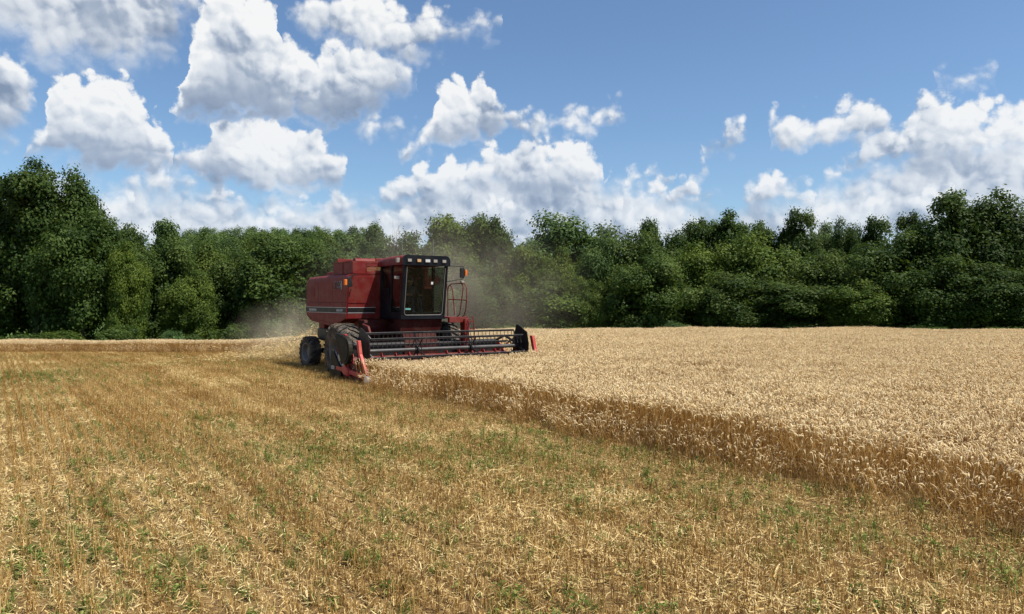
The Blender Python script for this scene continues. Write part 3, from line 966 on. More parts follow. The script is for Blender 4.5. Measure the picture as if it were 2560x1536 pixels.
# mirrors and flashers
mr = MB().tube([(1.40, 1.26, 3.80), (1.45, 1.60, 3.79), (1.45, 1.90, 3.78), (1.45, 1.95, 3.70), (1.45, 1.95, 3.42), (1.43, 1.88, 3.34), (1.38, 1.28, 3.24)], 0.014, 8).build('mirror_arm', BLACK, comb, smooth=True)
MB().box(1.42, 1.47, 1.77, 1.95, 3.38, 3.74).build('mirror', BLACK, mr, 0.02)
MB().box(1.41, 1.48, 1.975, 2.06, 3.46, 3.67).build('flasher', AMBER, mr, 0.015)
mr = MB().tube([(-0.22, -1.45, 3.48), (-0.15, -1.68, 3.42), (-0.14, -1.78, 3.36)], 0.018, 6).tube([(-0.20, -1.50, 3.52), (-0.33, -1.62, 3.30)], 0.012, 6).build('mirror_arm', BLACK, comb)
MB().prism([(-1.66, 3.40), (-1.80, 3.38), (-1.84, 3.20), (-1.78, 3.02), (-1.62, 3.06)], -0.14, -0.10, axis='x').build('mirror', BLACK, mr, 0.012)
MB().cyl((-0.12, -1.88, 3.20), (0, 0, 1), 0.058, 0.10, 16).build('flasher', AMBER, mr, 0.01, smooth=True)
MB().tube([(-0.24, -1.62, 2.98), (-0.24, -1.66, 2.90), (-0.30, -1.68, 2.70)], 0.02, 6).build('cable', BLACK, comb)
mr = MB().tube([(1.32, CY0, 3.34), (1.30, CY0 - 0.14, 3.36)], 0.012, 6).build('mirror_arm', BLACK, comb)
MB().box(1.26, 1.31, CY0 - 0.26, CY0 - 0.07, 3.30, 3.40).build('mirror', LAMP, mr, 0.015)
# inside the cab: seat, column, wheel, console
seat = MB().box(0.05, 0.52, 0.14, 0.64, 2.36, 2.48).build('seat', SEATM, comb, 0.04)
MB().prism([(0.00, 2.46), (0.13, 2.46), (-0.02, 3.15), (-0.14, 3.15)], 0.16, 0.62).build('seat_back', SEATM, seat, 0.04)
MB().box(0.12, 0.45, 0.25, 0.53, 1.99, 2.36).build('seat_base', BLACK, seat)
col_ = MB().tube([(0.95, 0.39, 1.99), (0.82, 0.39, 2.66)], 0.05, 10).build('steering_column', BLACK, comb)
ring = [(0.80 + 0.19 * math.cos(t) * 0.85, 0.39 + 0.19 * math.sin(t), 2.70 + 0.19 * math.cos(t) * 0.45) for t in (2 * math.pi * k / 20 for k in range(21))]
MB().tube(ring, 0.014, 6).build('steering_wheel', BLACK, col_)
MB().box(0.1, 0.75, -0.30, -0.02, 1.99, 2.62).build('console', NAVY, comb, 0.03)
MB().box(0.95, 1.10, -0.34, 1.14, 1.99, 2.16).build('dash_panel', NAVY, comb, 0.02)

# -- feeder house
MB().prism([(-0.1, 1.70), (0.9, 1.90), (1.28, 1.08), (1.28, 0.28), (0.2, 0.95)], -0.32, 0.98).build('feeder_house', SHADE_RED, comb, 0.02)
MB().prism([(0.55, 1.94), (1.18, 1.94), (1.10, 1.50), (0.70, 1.78)], -0.42, 1.20).build('feeder_cover', SHADE_RED, comb, 0.02)
for yy in (-0.45, 1.10):
    MB().tube([(-0.05, yy, 0.95), (1.25, yy, 0.55)], 0.05, 10).build('lift_cylinder', STEEL, comb)
MB().tube([(0.8, 1.15, 1.90), (1.0, 1.4, 1.72), (1.0, 1.75, 1.70), (0.6, 1.9, 1.84)], 0.025, 6).tube([(0.7, 1.2, 1.86), (1.1, 1.3, 1.60), (1.25, 1.2, 1.2)], 0.02, 6).build('hose', BLACK, comb)

# -- platform, rails and ladder on the left
MB().box(-0.30, 1.50, 1.28, 2.02, 1.94, 1.99).box(1.42, 1.55, 1.28, 2.06, 1.80, 1.99).build('platform', RED, comb, 0.008)
MB().box(1.30, 1.62, 1.86, 2.06, 0.75, 1.94).build('ladder_panel', RED, comb, 0.02)
def loop_rail(pts, r=0.019):
    return MB().tube(pts, r, 8)


loop_rail([(0.36, 1.9, 2.0), (0.36, 1.9, 2.9), (0.42, 1.9, 3.10), (0.58, 1.9, 3.18), (1.36, 1.9, 3.19), (1.58, 1.9, 3.15), (1.68, 1.9, 3.02), (1.68, 1.9, 2.55),
           (1.62, 1.9, 2.22), (1.52, 1.9, 2.06), (1.40, 1.9, 2.0)]).build('hand_rail', RED, comb, smooth=True)
loop_rail([(1.05, 1.9, 2.0), (1.20, 1.9, 2.08), (1.34, 1.9, 2.55), (1.44, 1.9, 2.98), (1.42, 1.9, 3.12), (1.34, 1.9, 3.185)]).build('hand_rail', RED, comb, smooth=True)
loop_rail([(0.50, 1.9, 3.15), (0.66, 1.9, 3.05), (0.72, 1.9, 2.9), (0.86, 1.9, 2.05)]).build('hand_rail', RED, comb, smooth=True)
loop_rail([(0.37, 1.9, 2.62), (1.68, 1.9, 2.59)], 0.017).build('hand_rail', RED, comb, smooth=True)
loop_rail([(0.36, 1.9, 2.9), (0.33, 1.85, 3.30), (0.30, 1.5, 3.38)], 0.018).build('hand_rail', RED, comb, smooth=True)
MB().box(1.34, 1.44, 1.84, 1.96, 3.21, 3.28).build('work_lamp', LAMP, comb, 0.01)
lad = MB().tube([(1.72, 1.80, 2.02), (1.80, 1.80, 1.95), (1.86, 1.80, 1.6), (1.90, 1.80, 0.55)], 0.02, 8).tube([(1.72, 2.10, 2.02), (1.80, 2.10, 1.95), (1.86, 2.10, 1.6), (1.90, 2.10, 0.55)], 0.02, 8).build('ladder_rail', RED, comb, smooth=True)
for zz in (0.65, 0.95, 1.25, 1.55, 1.82):
    MB().box(1.83, 1.91, 1.82, 2.08, zz, zz + 0.03).build('rung', RED, lad)
MB().tube([(0.9, 1.9, 2.0), (0.9, 1.9, 2.35)], 0.01, 6).build('lever', LAMP, comb)

# ------------------------------------------------------------------ grain header
HOFF = (2.3, 0.45, 0.0)
hp = MO + FW * HOFF[0] + LF * HOFF[1]
head = empty('grain_header', (hp[0], hp[1], 0), COMB_RZ)
tag(head, 'wide red and black grain header with spinning reel on the front of the combine', 'header')
def HB():
    return MB(HOFF)


HY0, HY1 = -2.62, 3.52
HB().box(1.13, 1.195, HY0 + 0.04, HY1 - 0.04, 0.72, 1.09).build('back_sheet', BLACK, head, 0.006)
HB().prism([(1.20, 0.20), (1.20, 0.70), (1.26, 0.72), (1.31, 0.45), (1.45, 0.22), (2.60, 0.15), (2.62, 0.11), (1.4, 0.14)], HY0 + 0.02, HY1 - 0.02).build('trough', DKRED, head, 0.006)
HB().tube([(1.18, HY0, 1.10), (1.18, HY1, 1.10)], 0.07, 10).build('top_beam', BLACK, head, smooth=True)
# table auger with flighting
aug = HB().tube([(1.72, HY0 + 0.05, 0.56), (1.72, HY1 - 0.05, 0.56)], 0.20, 20).build('auger', DKRED, head, smooth=True)
fl = HB()
for y_a, y_b, hand in ((HY0 + 0.1, 0.0, 1), (HY1 - 0.1, 0.7, -1)):
    turns = abs(y_b - y_a) / 0.5
    ns = int(turns * 18)
    vs_, fs = [], []
    for k in range(ns + 1):
        t = 2 * math.pi * turns * k / ns * hand
        yk = y_a + (y_b - y_a) * k / ns
        for r_ in (0.19, 0.31):
            for dy in (0, 0.012):
                vs_.append((1.72 + r_ * math.cos(t), yk + dy, 0.56 + r_ * math.sin(t)))
    for k in range(ns):
        b = k * 4
        fs += [(b, b + 2, b + 6, b + 4), (b + 1, b + 5, b + 7, b + 3), (b + 2, b + 3, b + 7, b + 6)]
    fl.add(vs_, fs)
fl.build('auger_flighting', RED2, aug, smooth=True)
# knife with its guards
kn = HB().box(2.60, 2.70, HY0 + 0.03, HY1 - 0.03, 0.12, 0.15).build('cutter_bar', STEEL, head)
gme = None
for k in range(60):
    yk = HY0 + 0.08 + k * (HY1 - HY0 - 0.16) / 59
    if gme is None:
        o = MB().add([(0, -0.018, 0), (0, 0.018, 0), (0, 0.018, 0.035), (0, -0.018, 0.035), (0.13, 0, 0.012)],
                     [(0, 1, 2, 3), (0, 4, 1), (1, 4, 2), (2, 4, 3), (3, 4, 0)]).build('knife_guard', STEEL, kn)
        gme = o.data
    else:
        o = bpy.data.objects.new('knife_guard', gme)
        COL.objects.link(o)
        o.parent = kn
    o.location = Vector((2.70, yk, 0.115)) - Vector(HOFF)

# reel: centre tube, spiders, six bats with hanging tines
RX, RZ, RR = 2.70, 0.985, 0.585
RY0, RY1 = -2.42, 3.34
reel = HB().tube([(RX, RY0, RZ), (RX, RY1, RZ)], 0.062, 18).build('reel_tube', TUBE, head, smooth=True)
angles = [math.radians(104 - 60 * k) for k in range(6)]
for yk in (RY0 + 0.02, -0.60, 1.42, RY1 - 0.02):
    sp_ = HB()
    for a in angles:
        p1 = (RX + (RR - 0.02) * math.cos(a), yk, RZ + (RR - 0.02) * math.sin(a))
        sp_.tube([(RX, yk, RZ), p1], 0.022, 6)
    hexp = [(RX + 0.36 * math.cos(a), RZ + 0.36 * math.sin(a)) for a in angles]
    for i in range(6):
        a_, b_ = hexp[i], hexp[(i + 1) % 6]
        sp_.tube([(a_[0], yk, a_[1]), (b_[0], yk, b_[1])], 0.014, 6)
    sp_.cyl((RX, yk, RZ), (0, 1, 0), 0.13, 0.03, 16)
    sp_.build('reel_spider', BLACK, head)
tine_me = None
NT = 37
for a in angles:
    bx_, bz_ = RX + RR * math.cos(a), RZ + RR * math.sin(a)
    bat = HB().tube([(bx_, RY0 + 0.02, bz_), (bx_, RY1 - 0.02, bz_)], 0.0125, 8).build('reel_bat', TUBE, head, smooth=True)
    HB().box(bx_ - 0.016, bx_ + 0.001, RY0 + 0.04, RY1 - 0.04, bz_ - 0.058, bz_ - 0.0135).build('bat_strip', BLACK, bat)
    for k in range(NT):
        yk = RY0 + 0.10 + k * (RY1 - RY0 - 0.2) / (NT - 1)
        if tine_me is None:
            o = MB().tube([(0, 0, -0.01), (-0.012, 0, -0.09), (0.012, 0, -0.19), (0.045, 0, -0.245)], 0.0105, 5).build('tine', BLACK, bat)
            tine_me = o.data
        else:
            o = bpy.data.objects.new('tine', tine_me)
            COL.objects.link(o)
            o.parent = bat
        o.location = Vector((bx_ - 0.012, yk, bz_ - 0.03)) - Vector(HOFF)
# bent crank at the near end of the bats
ec = HB()
for a in angles:
    bx_, bz_ = RX + RR * math.cos(a), RZ + RR * math.sin(a)
    ec.tube([(bx_, RY0 + 0.03, bz_), (bx_ - 0.10, RY0 - 0.02, bz_ + 0.10)], 0.014, 6)
ec.build('bat_crank', STEEL, head)

# end shields of the reel, both ends
for yk in (-2.50, 3.44):
    HB().prism([(2.36, 0.60), (2.32, 1.12), (2.56, 1.72), (2.68, 1.72), (3.20, 1.48), (3.30, 1.10), (3.30, 0.72), (3.0, 0.60)], yk - 0.012, yk + 0.012).build('reel_shield', BLACK, head, 0.008)
# reel arms
for yk in (-2.56, 3.49):
    HB().tube([(1.2, yk, 1.12), (1.75, yk, 1.30), (RX, yk, RZ)], 0.045, 8).build('reel_arm', BLACK, head)
    HB().tube([(1.5, yk, 0.75), (2.1, yk, 1.15)], 0.03, 8).build('reel_lift', STEEL, head)

# end sheets and crop dividers
for yk, s in ((HY0, -1), (HY1, 1)):
    y0, y1 = sorted((yk, yk + s * 0.03))
    es = HB().prism([(0.95, 0.10), (1.02, 1.14), (1.22, 1.16), (1.62, 0.78), (2.60, 0.52), (3.05, 0.30), (3.02, 0.12), (1.5, 0.08)], y0, y1).build('end_sheet', DKRED if s < 0 else RED2, head, 0.008)
    y0, y1 = sorted((yk + s * 0.034, yk + s * 0.13))
    # long side rail to the divider point
    HB().prism([(1.20, 0.34), (1.20, 0.46), (3.40, 0.34), (3.52, 0.28), (3.50, 0.17), (3.34, 0.20)], y0, y1).build('divider_rail', RED2, head, 0.01)
    # upper divider: upright, knee, long slope to the point
    y0, y1 = sorted((yk + s * 0.02, yk + s * 0.12))
    fx = 0.0 if s < 0 else 0.22
    if s > 0:
        y0, y1 = yk + 0.16, yk + 0.27
    HB().prism([(2.80 + fx, 1.34), (2.95 + fx, 1.34), (3.07 + fx, 0.93), (3.58, 0.33), (3.50, 0.26), (2.94 + fx, 0.88)], y0, y1).build('divider', RED2, head, 0.012)
    yc = yk + s * 0.08
    HB().add([(3.46, yc - 0.075, 0.12), (3.46, yc + 0.075, 0.12), (3.46, yc + 0.06, 0.36), (3.46, yc - 0.06, 0.36), (3.60, yc - 0.07, 0.30), (3.60, yc + 0.07, 0.30),
              (3.60, yc + 0.08, 0.11), (3.60, yc - 0.08, 0.11), (3.90, yc, 0.19)],
             [(0, 1, 2, 3), (3, 2, 5, 4), (1, 6, 5, 2), (0, 3, 4, 7), (0, 7, 6, 1), (4, 5, 8), (5, 6, 8), (6, 7, 8), (7, 4, 8)]).build('divider_point', SILVER, head)
# drive covers on the near end: big rounded belt shield, lower cover with the number
hull = []
for k in range(24):
    t = 2 * math.pi * k / 24
    hull.append((2.08 + 0.42 * math.cos(t), 1.00 + 0.44 * math.sin(t)))
    hull.append((1.47 + 0.09 * math.cos(t), 1.44 + 0.09 * math.sin(t)))
def convex(pts):
    pts = sorted(set(pts))
    def half(ps):
        h = []
        for p in ps:
            while len(h) > 1 and (h[-1][0] - h[-2][0]) * (p[1] - h[-2][1]) - (h[-1][1] - h[-2][1]) * (p[0] - h[-2][0]) <= 0:
                h.pop()
            h.append(p)
        return h
    a, b = half(pts), half(pts[::-1])
    return a[:-1] + b[:-1]


bs = HB().prism(convex(hull), -2.84, -2.70).build('belt_shield', SHIELD, head, 0.02)
cx_, cz_ = 1.93, 1.08
HB().prism([((x - cx_) * 0.86 + cx_, (z - cz_) * 0.86 + cz_) for x, z in convex(hull)], -2.858, -2.842).build('shield_face', SHIELD, bs, 0.006)
lc = HB().prism([(0.66, 0.06), (0.70, 0.70), (0.80, 0.99), (0.98, 0.90), (1.30, 0.62), (1.55, 0.40), (1.60, 0.10), (1.2, 0.04)], -2.74, -2.66).build('lower_cover', SHIELD, head, 0.015)
lettering('number', '1020', (0.735, -2.7435, 0.335), 0.115, GREY, lc, off=HOFF, xs=0.95, shear=0.15)
HB().prism([(1.62, 0.40), (2.0, 0.56), (2.25, 0.42), (2.30, 0.20), (1.95, 0.22)], -2.80, -2.66).build('gearbox', RED2, head, 0.03)
HB().box(1.70, 1.90, -2.72, -2.64, 1.40, 1.50).build('bracket', RED2, head, 0.01)
mech = HB()
for (xa, za, xb, zb_) in ((1.0, 0.9, 1.5, 0.5), (1.25, 0.95, 1.7, 0.7), (1.4, 0.55, 1.9, 0.35), (1.55, 0.85, 2.0, 0.5)):
    mech.tube([(xa, -2.67, za), (xb, -2.68, zb_)], 0.022, 6)
mech.cyl((1.35, -2.68, 0.72), (0, 1, 0), 0.12, 0.02, 18).cyl((1.72, -2.69, 0.58), (0, 1, 0), 0.09, 0.02, 18)
mech.build('drive_linkage', STEEL, head)

# ------------------------------------------------------------------ trees
def leaf_mat(name, dark, mid, lite, transl=0.30):
    m, g, out = material(name)
    at = g.n('ShaderNodeAttribute', attribute_name='tint')
    oi = g.n('ShaderNodeObjectInfo')
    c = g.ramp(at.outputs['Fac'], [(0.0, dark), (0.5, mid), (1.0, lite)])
    mul = g.n('ShaderNodeMix', data_type='RGBA', blend_type='MULTIPLY')
    mul.inputs[0].default_value = 1.0
    g.put(mul.inputs[6], c)
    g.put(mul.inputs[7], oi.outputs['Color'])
    c = mul.outputs[2]
    b = g.n('ShaderNodeBsdfPrincipled')
    g.put(b.inputs['Base Color'], c)
    b.inputs['Roughness'].default_value = 0.55
    b.inputs['Specular IOR Level'].default_value = 0.12
    t = g.n('ShaderNodeBsdfTranslucent')
    g.put(t.inputs[0], g.mix(0.35, c, (0.16, 0.22, 0.02)))
    mx = g.n('ShaderNodeMixShader')
    mx.inputs[0].default_value = transl
    g.nt.links.new(b.outputs[0], mx.inputs[1])
    g.nt.links.new(t.outputs[0], mx.inputs[2])
    g.nt.links.new(mx.outputs[0], out.inputs[0])
    return m


LEAF = leaf_mat('tree_leaves', (0.026, 0.050, 0.011), (0.058, 0.095, 0.021), (0.120, 0.163, 0.038), 0.34)
m, g, out = material('tree_bark')
tcn = g.n('ShaderNodeTexCoord').outputs['Object']
principled(g, out, color=g.ramp(g.noise(tcn, 5.0, 6.0, 0.65), [(0.3, (0.035, 0.028, 0.02)), (0.7, (0.12, 0.10, 0.08))]), rough=0.95, spec=0.1)
BARK = m
m, g, out = material('dead_wood')
principled(g, out, color=(0.20, 0.17, 0.145), rough=0.95, spec=0.1)
DEADW = m


def leaves_mesh(name, P, Nn, size, tint, fold=0.25, aspect=0.62):
    n = len(P)
    t = RNG.normal(size=(n, 3))
    t -= Nn * (t * Nn).sum(1)[:, None]
    t /= np.linalg.norm(t, axis=1)[:, None] + 1e-9
    b = np.cross(Nn, t)
    L_ = size[:, None] * 0.5
    W_ = L_ * aspect
    dr = Nn * L_ * fold
    v = np.stack([P - t * L_, P + b * W_ - dr * 0.6, P + t * L_ - dr, P - b * W_ - dr * 0.6], 1).reshape(-1, 3)
    f = np.arange(4 * n).reshape(-1, 4)
    tri = np.concatenate([f[:, [0, 1, 2]], f[:, [0, 2, 3]]], 0)
    return array_mesh(name, v, tri, tint=np.repeat(tint, 4))


def crown_mesh(name, seed, H=16.0, R=5.0, zc=0.57, zr=0.45, npuff=64, leaves=30000, lsize=(0.24, 0.44), lobes=0.28, puff=(0.9, 1.9), low=0.25, top_pow=1.0):
    rg = np.random.default_rng(seed)
    # uneven envelope: a few big lobes
    ld = rg.normal(size=(9, 3))
    ld /= np.linalg.norm(ld, axis=1)[:, None]
    la = rg.uniform(-1, 1, 9) * lobes
    C, Rp = [], []
    while len(C) < npuff:
        d = rg.normal(size=3)
        d /= np.linalg.norm(d)
        e = min(1.30, 1 + (la * np.exp(3.0 * (ld @ d - 1))).sum() * 1.6)
        rad = (0.45 + 0.55 * rg.random() ** 0.6) * e
        p = d * rad * np.array((R - 0.9, R - 0.9, H * zr - 0.8)) + np.array((0, 0, H * zc))
        if p[2] > zc * H and top_pow != 1.0:
            k = ((p[2] - zc * H) / (H * zr)) ** 1.5
            p[:2] *= max(0.25, 1 - k * (1 - 1 / top_pow))
        if p[2] < H * 0.05:
            continue
        C.append(p)
        Rp.append(rg.uniform(*puff))
    # skirt of low branches
    for _ in range(int(npuff * low)):
        a = rg.uniform(0, 2 * math.pi)
        C.append(np.array((math.cos(a) * R * rg.uniform(0.5, 0.85), math.sin(a) * R * rg.uniform(0.5, 0.85), H * rg.uniform(0.08, 0.32))))
        Rp.append(rg.uniform(*puff) * 0.95)
    C, Rp = np.array(C), np.array(Rp)
    # no clump floats free of the crown: pull strays in until they touch their neighbours
    for _ in range(12):
        for i in range(len(C)):
            dd = np.linalg.norm(C - C[i], axis=1) - 0.80 * (Rp + Rp[i])
            dd[i] = 9
            if np.sort(dd)[1] > 0:
                C[i] += (np.array((0, 0, H * zc)) - C[i]) * 0.12
    C[:, 2] *= (H - 0.3) / (C[:, 2] + Rp * 0.92).max()
    wgt = Rp ** 2
    idx = rg.choice(len(C), size=leaves, p=wgt / wgt.sum())
    d = rg.normal(size=(leaves, 3))
    d /= np.linalg.norm(d, axis=1)[:, None]
    ctr = np.array((0, 0, H * zc))
    outw = C[idx] - ctr
    outw /= np.linalg.norm(outw, axis=1)[:, None] + 1e-6
    flip = (d * outw).sum(1) < -0.25
    d[flip] *= -1
    d[:, 2] = np.where((d[:, 2] < -0.45) & (rg.random(leaves) < 0.6), -d[:, 2], d[:, 2])
    rr = Rp[idx] * np.clip(rg.normal(0.86, 0.25, leaves), 0.2, 1.5)
    # ragged twigs: clusters of leaves in small sprays
    P_ = C[idx] + d * rr[:, None] * np.array((1, 1, 0.95))
    P_ += rg.normal(size=(leaves, 3)) * 0.10
    Nn = d * 1.0 + rg.normal(size=(leaves, 3)) * 0.42 + np.array((0, 0, 0.40))
    Nn /= np.linalg.norm(Nn, axis=1)[:, None]
    size = rg.uniform(lsize[0], lsize[1], leaves)
    ptint = rg.uniform(0.2, 0.8, len(C))
    tint = np.clip(ptint[idx] + rg.normal(0, 0.17, leaves), 0, 1)
    # dense inside against see-through, its leaves tinted darker to stand for inner shade
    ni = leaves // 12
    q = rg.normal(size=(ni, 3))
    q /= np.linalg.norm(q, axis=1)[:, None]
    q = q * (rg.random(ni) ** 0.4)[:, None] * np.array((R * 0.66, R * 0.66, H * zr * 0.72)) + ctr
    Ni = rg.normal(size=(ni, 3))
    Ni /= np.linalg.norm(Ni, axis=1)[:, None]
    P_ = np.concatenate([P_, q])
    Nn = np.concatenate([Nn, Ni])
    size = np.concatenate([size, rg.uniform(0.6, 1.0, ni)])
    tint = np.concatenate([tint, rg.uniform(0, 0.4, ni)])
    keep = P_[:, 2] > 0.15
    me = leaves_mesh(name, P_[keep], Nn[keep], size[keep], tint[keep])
    me.materials.append(LEAF)
    return me, C, Rp


def trunk_mesh(name, seed, H, C, r0=0.30, nlimb=11, bend=0.4):
    rg = np.random.default_rng(seed + 100)
    mb = MB()
    top = H * 0.80
    pts = [(bend * math.sin(k * 0.9 + seed) * k / 6, bend * math.cos(k * 0.7 + seed * 2) * k / 6, top * k / 6) for k in range(7)]
    mb.tube(pts, r0, 9, r_end=0.05)
    mb.tube([(0, 0, -0.6), (0, 0, 0.5)], r0 * 1.5, 9, r_end=r0)
    order = rg.permutation(len(C))[:nlimb]
    for i in order:
        c = C[i]
        z0 = max(1.2, c[2] * rg.uniform(0.45, 0.7))
        k = min(5.99, z0 / top * 6)
        a, b = Vector(pts[int(k)]), Vector(pts[int(k) + 1])
        s = a.lerp(b, k - int(k))
        e = Vector(c)
        mid = s.lerp(e, 0.5) + Vector((0, 0, -0.25))
        mb.tube([s, mid, e], 0.10, 6, r_end=0.025)
    me_o = mb.build(name, BARK, None, smooth=True)
    me = me_o.data
    bpy.data.objects.remove(me_o)
    return me


TREE_KINDS = {}
specs = dict(
    broad1=dict(seed=1, H=16, R=5.4, npuff=70, lobes=0.40),
    broad2=dict(seed=2, H=16, R=5.0, npuff=62, lobes=0.45, lsize=(0.26, 0.50)),
    broad3=dict(seed=3, H=15, R=5.6, npuff=74, lobes=0.32, zc=0.55),
    broad4=dict(seed=14, H=16, R=5.0, npuff=58, lobes=0.50, lsize=(0.26, 0.50), puff=(0.8, 1.6)),
    round1=dict(seed=4, H=13, R=5.2, npuff=90, lobes=0.22, lsize=(0.22, 0.38), leaves=30000, puff=(0.9, 1.7), zc=0.53),
    round2=dict(seed=5, H=13, R=4.8, npuff=84, lobes=0.28, lsize=(0.22, 0.36), leaves=30000, puff=(0.8, 1.6), zc=0.53),
    tall1=dict(seed=6, H=18, R=4.0, npuff=62, lobes=0.38, top_pow=1.35, zc=0.56),
    tall2=dict(seed=7, H=18, R=4.2, npuff=66, lobes=0.42, top_pow=1.25, puff=(0.8, 1.6)),
    open1=dict(seed=8, H=15, R=3.8, npuff=34, lobes=0.5, leaves=11000, puff=(0.7, 1.25), zc=0.62, zr=0.38, low=0.0),
)
for k, sp_ in specs.items():
    me, C_, Rp_ = crown_mesh('crown_' + k, **sp_)
    TREE_KINDS[k] = (me, trunk_mesh('trunk_' + k, sp_['seed'], sp_['H'], C_), sp_['H'], sp_['R'])
shrub_specs = dict(
    bush1=dict(seed=21, H=4.0, R=2.6, npuff=34, leaves=9000, lsize=(0.16, 0.30), puff=(0.45, 0.9), zc=0.42, zr=0.46, low=0.5),
    bush2=dict(seed=22, H=4.0, R=2.9, npuff=30, leaves=8000, lsize=(0.18, 0.34), puff=(0.5, 0.95), zc=0.40, zr=0.46, low=0.6),
    wispy=dict(seed=23, H=3.2, R=1.9, npuff=26, leaves=4200, lsize=(0.12, 0.26), puff=(0.35, 0.7), zc=0.45, zr=0.5, low=0.4),
)
for k, sp_ in shrub_specs.items():
    me, C_, Rp_ = crown_mesh('foliage_' + k, **sp_)
    TREE_KINDS[k] = (me, trunk_mesh('stem_' + k, sp_['seed'], sp_['H'], C_, r0=0.06, nlimb=9, bend=0.2), sp_['H'], sp_['R'])


def plant(kind, px, top, half, D, color, label, cat='tree', group=None, rz=None, name=None):
    """px, top, half: where the crown stands in the photograph at distance D; turned into place and size"""
    X = (px - CX) / FPX * D
    zb_ = float(terrain(X, D))
    zt_ = CAMH + (HY - top) / FPX * D
    Ht = max(1.0, zt_ - zb_)
    Rt = half / FPX * D * (1.0 if kind in shrub_specs else (1.28 if group == GR else 1.12))
    me, tm, H0, R0 = TREE_KINDS[kind]
    shrub = kind in shrub_specs
    root = empty(name or ('shrub' if shrub else 'tree'), (X, D, zb_), RNG.uniform(0, 6.28) if rz is None else rz)
    root.scale = (Rt / R0 * 1.06, Rt / R0 * 1.06, Ht / H0 / 0.985)
    c = link_mesh('foliage' if shrub else 'crown', me, root)
    j = RNG.uniform(0.88, 1.12)
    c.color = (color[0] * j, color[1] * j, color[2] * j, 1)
    link_mesh('stem' if shrub else 'trunk', tm, root)
    tag(root, label, cat, group)
    return root


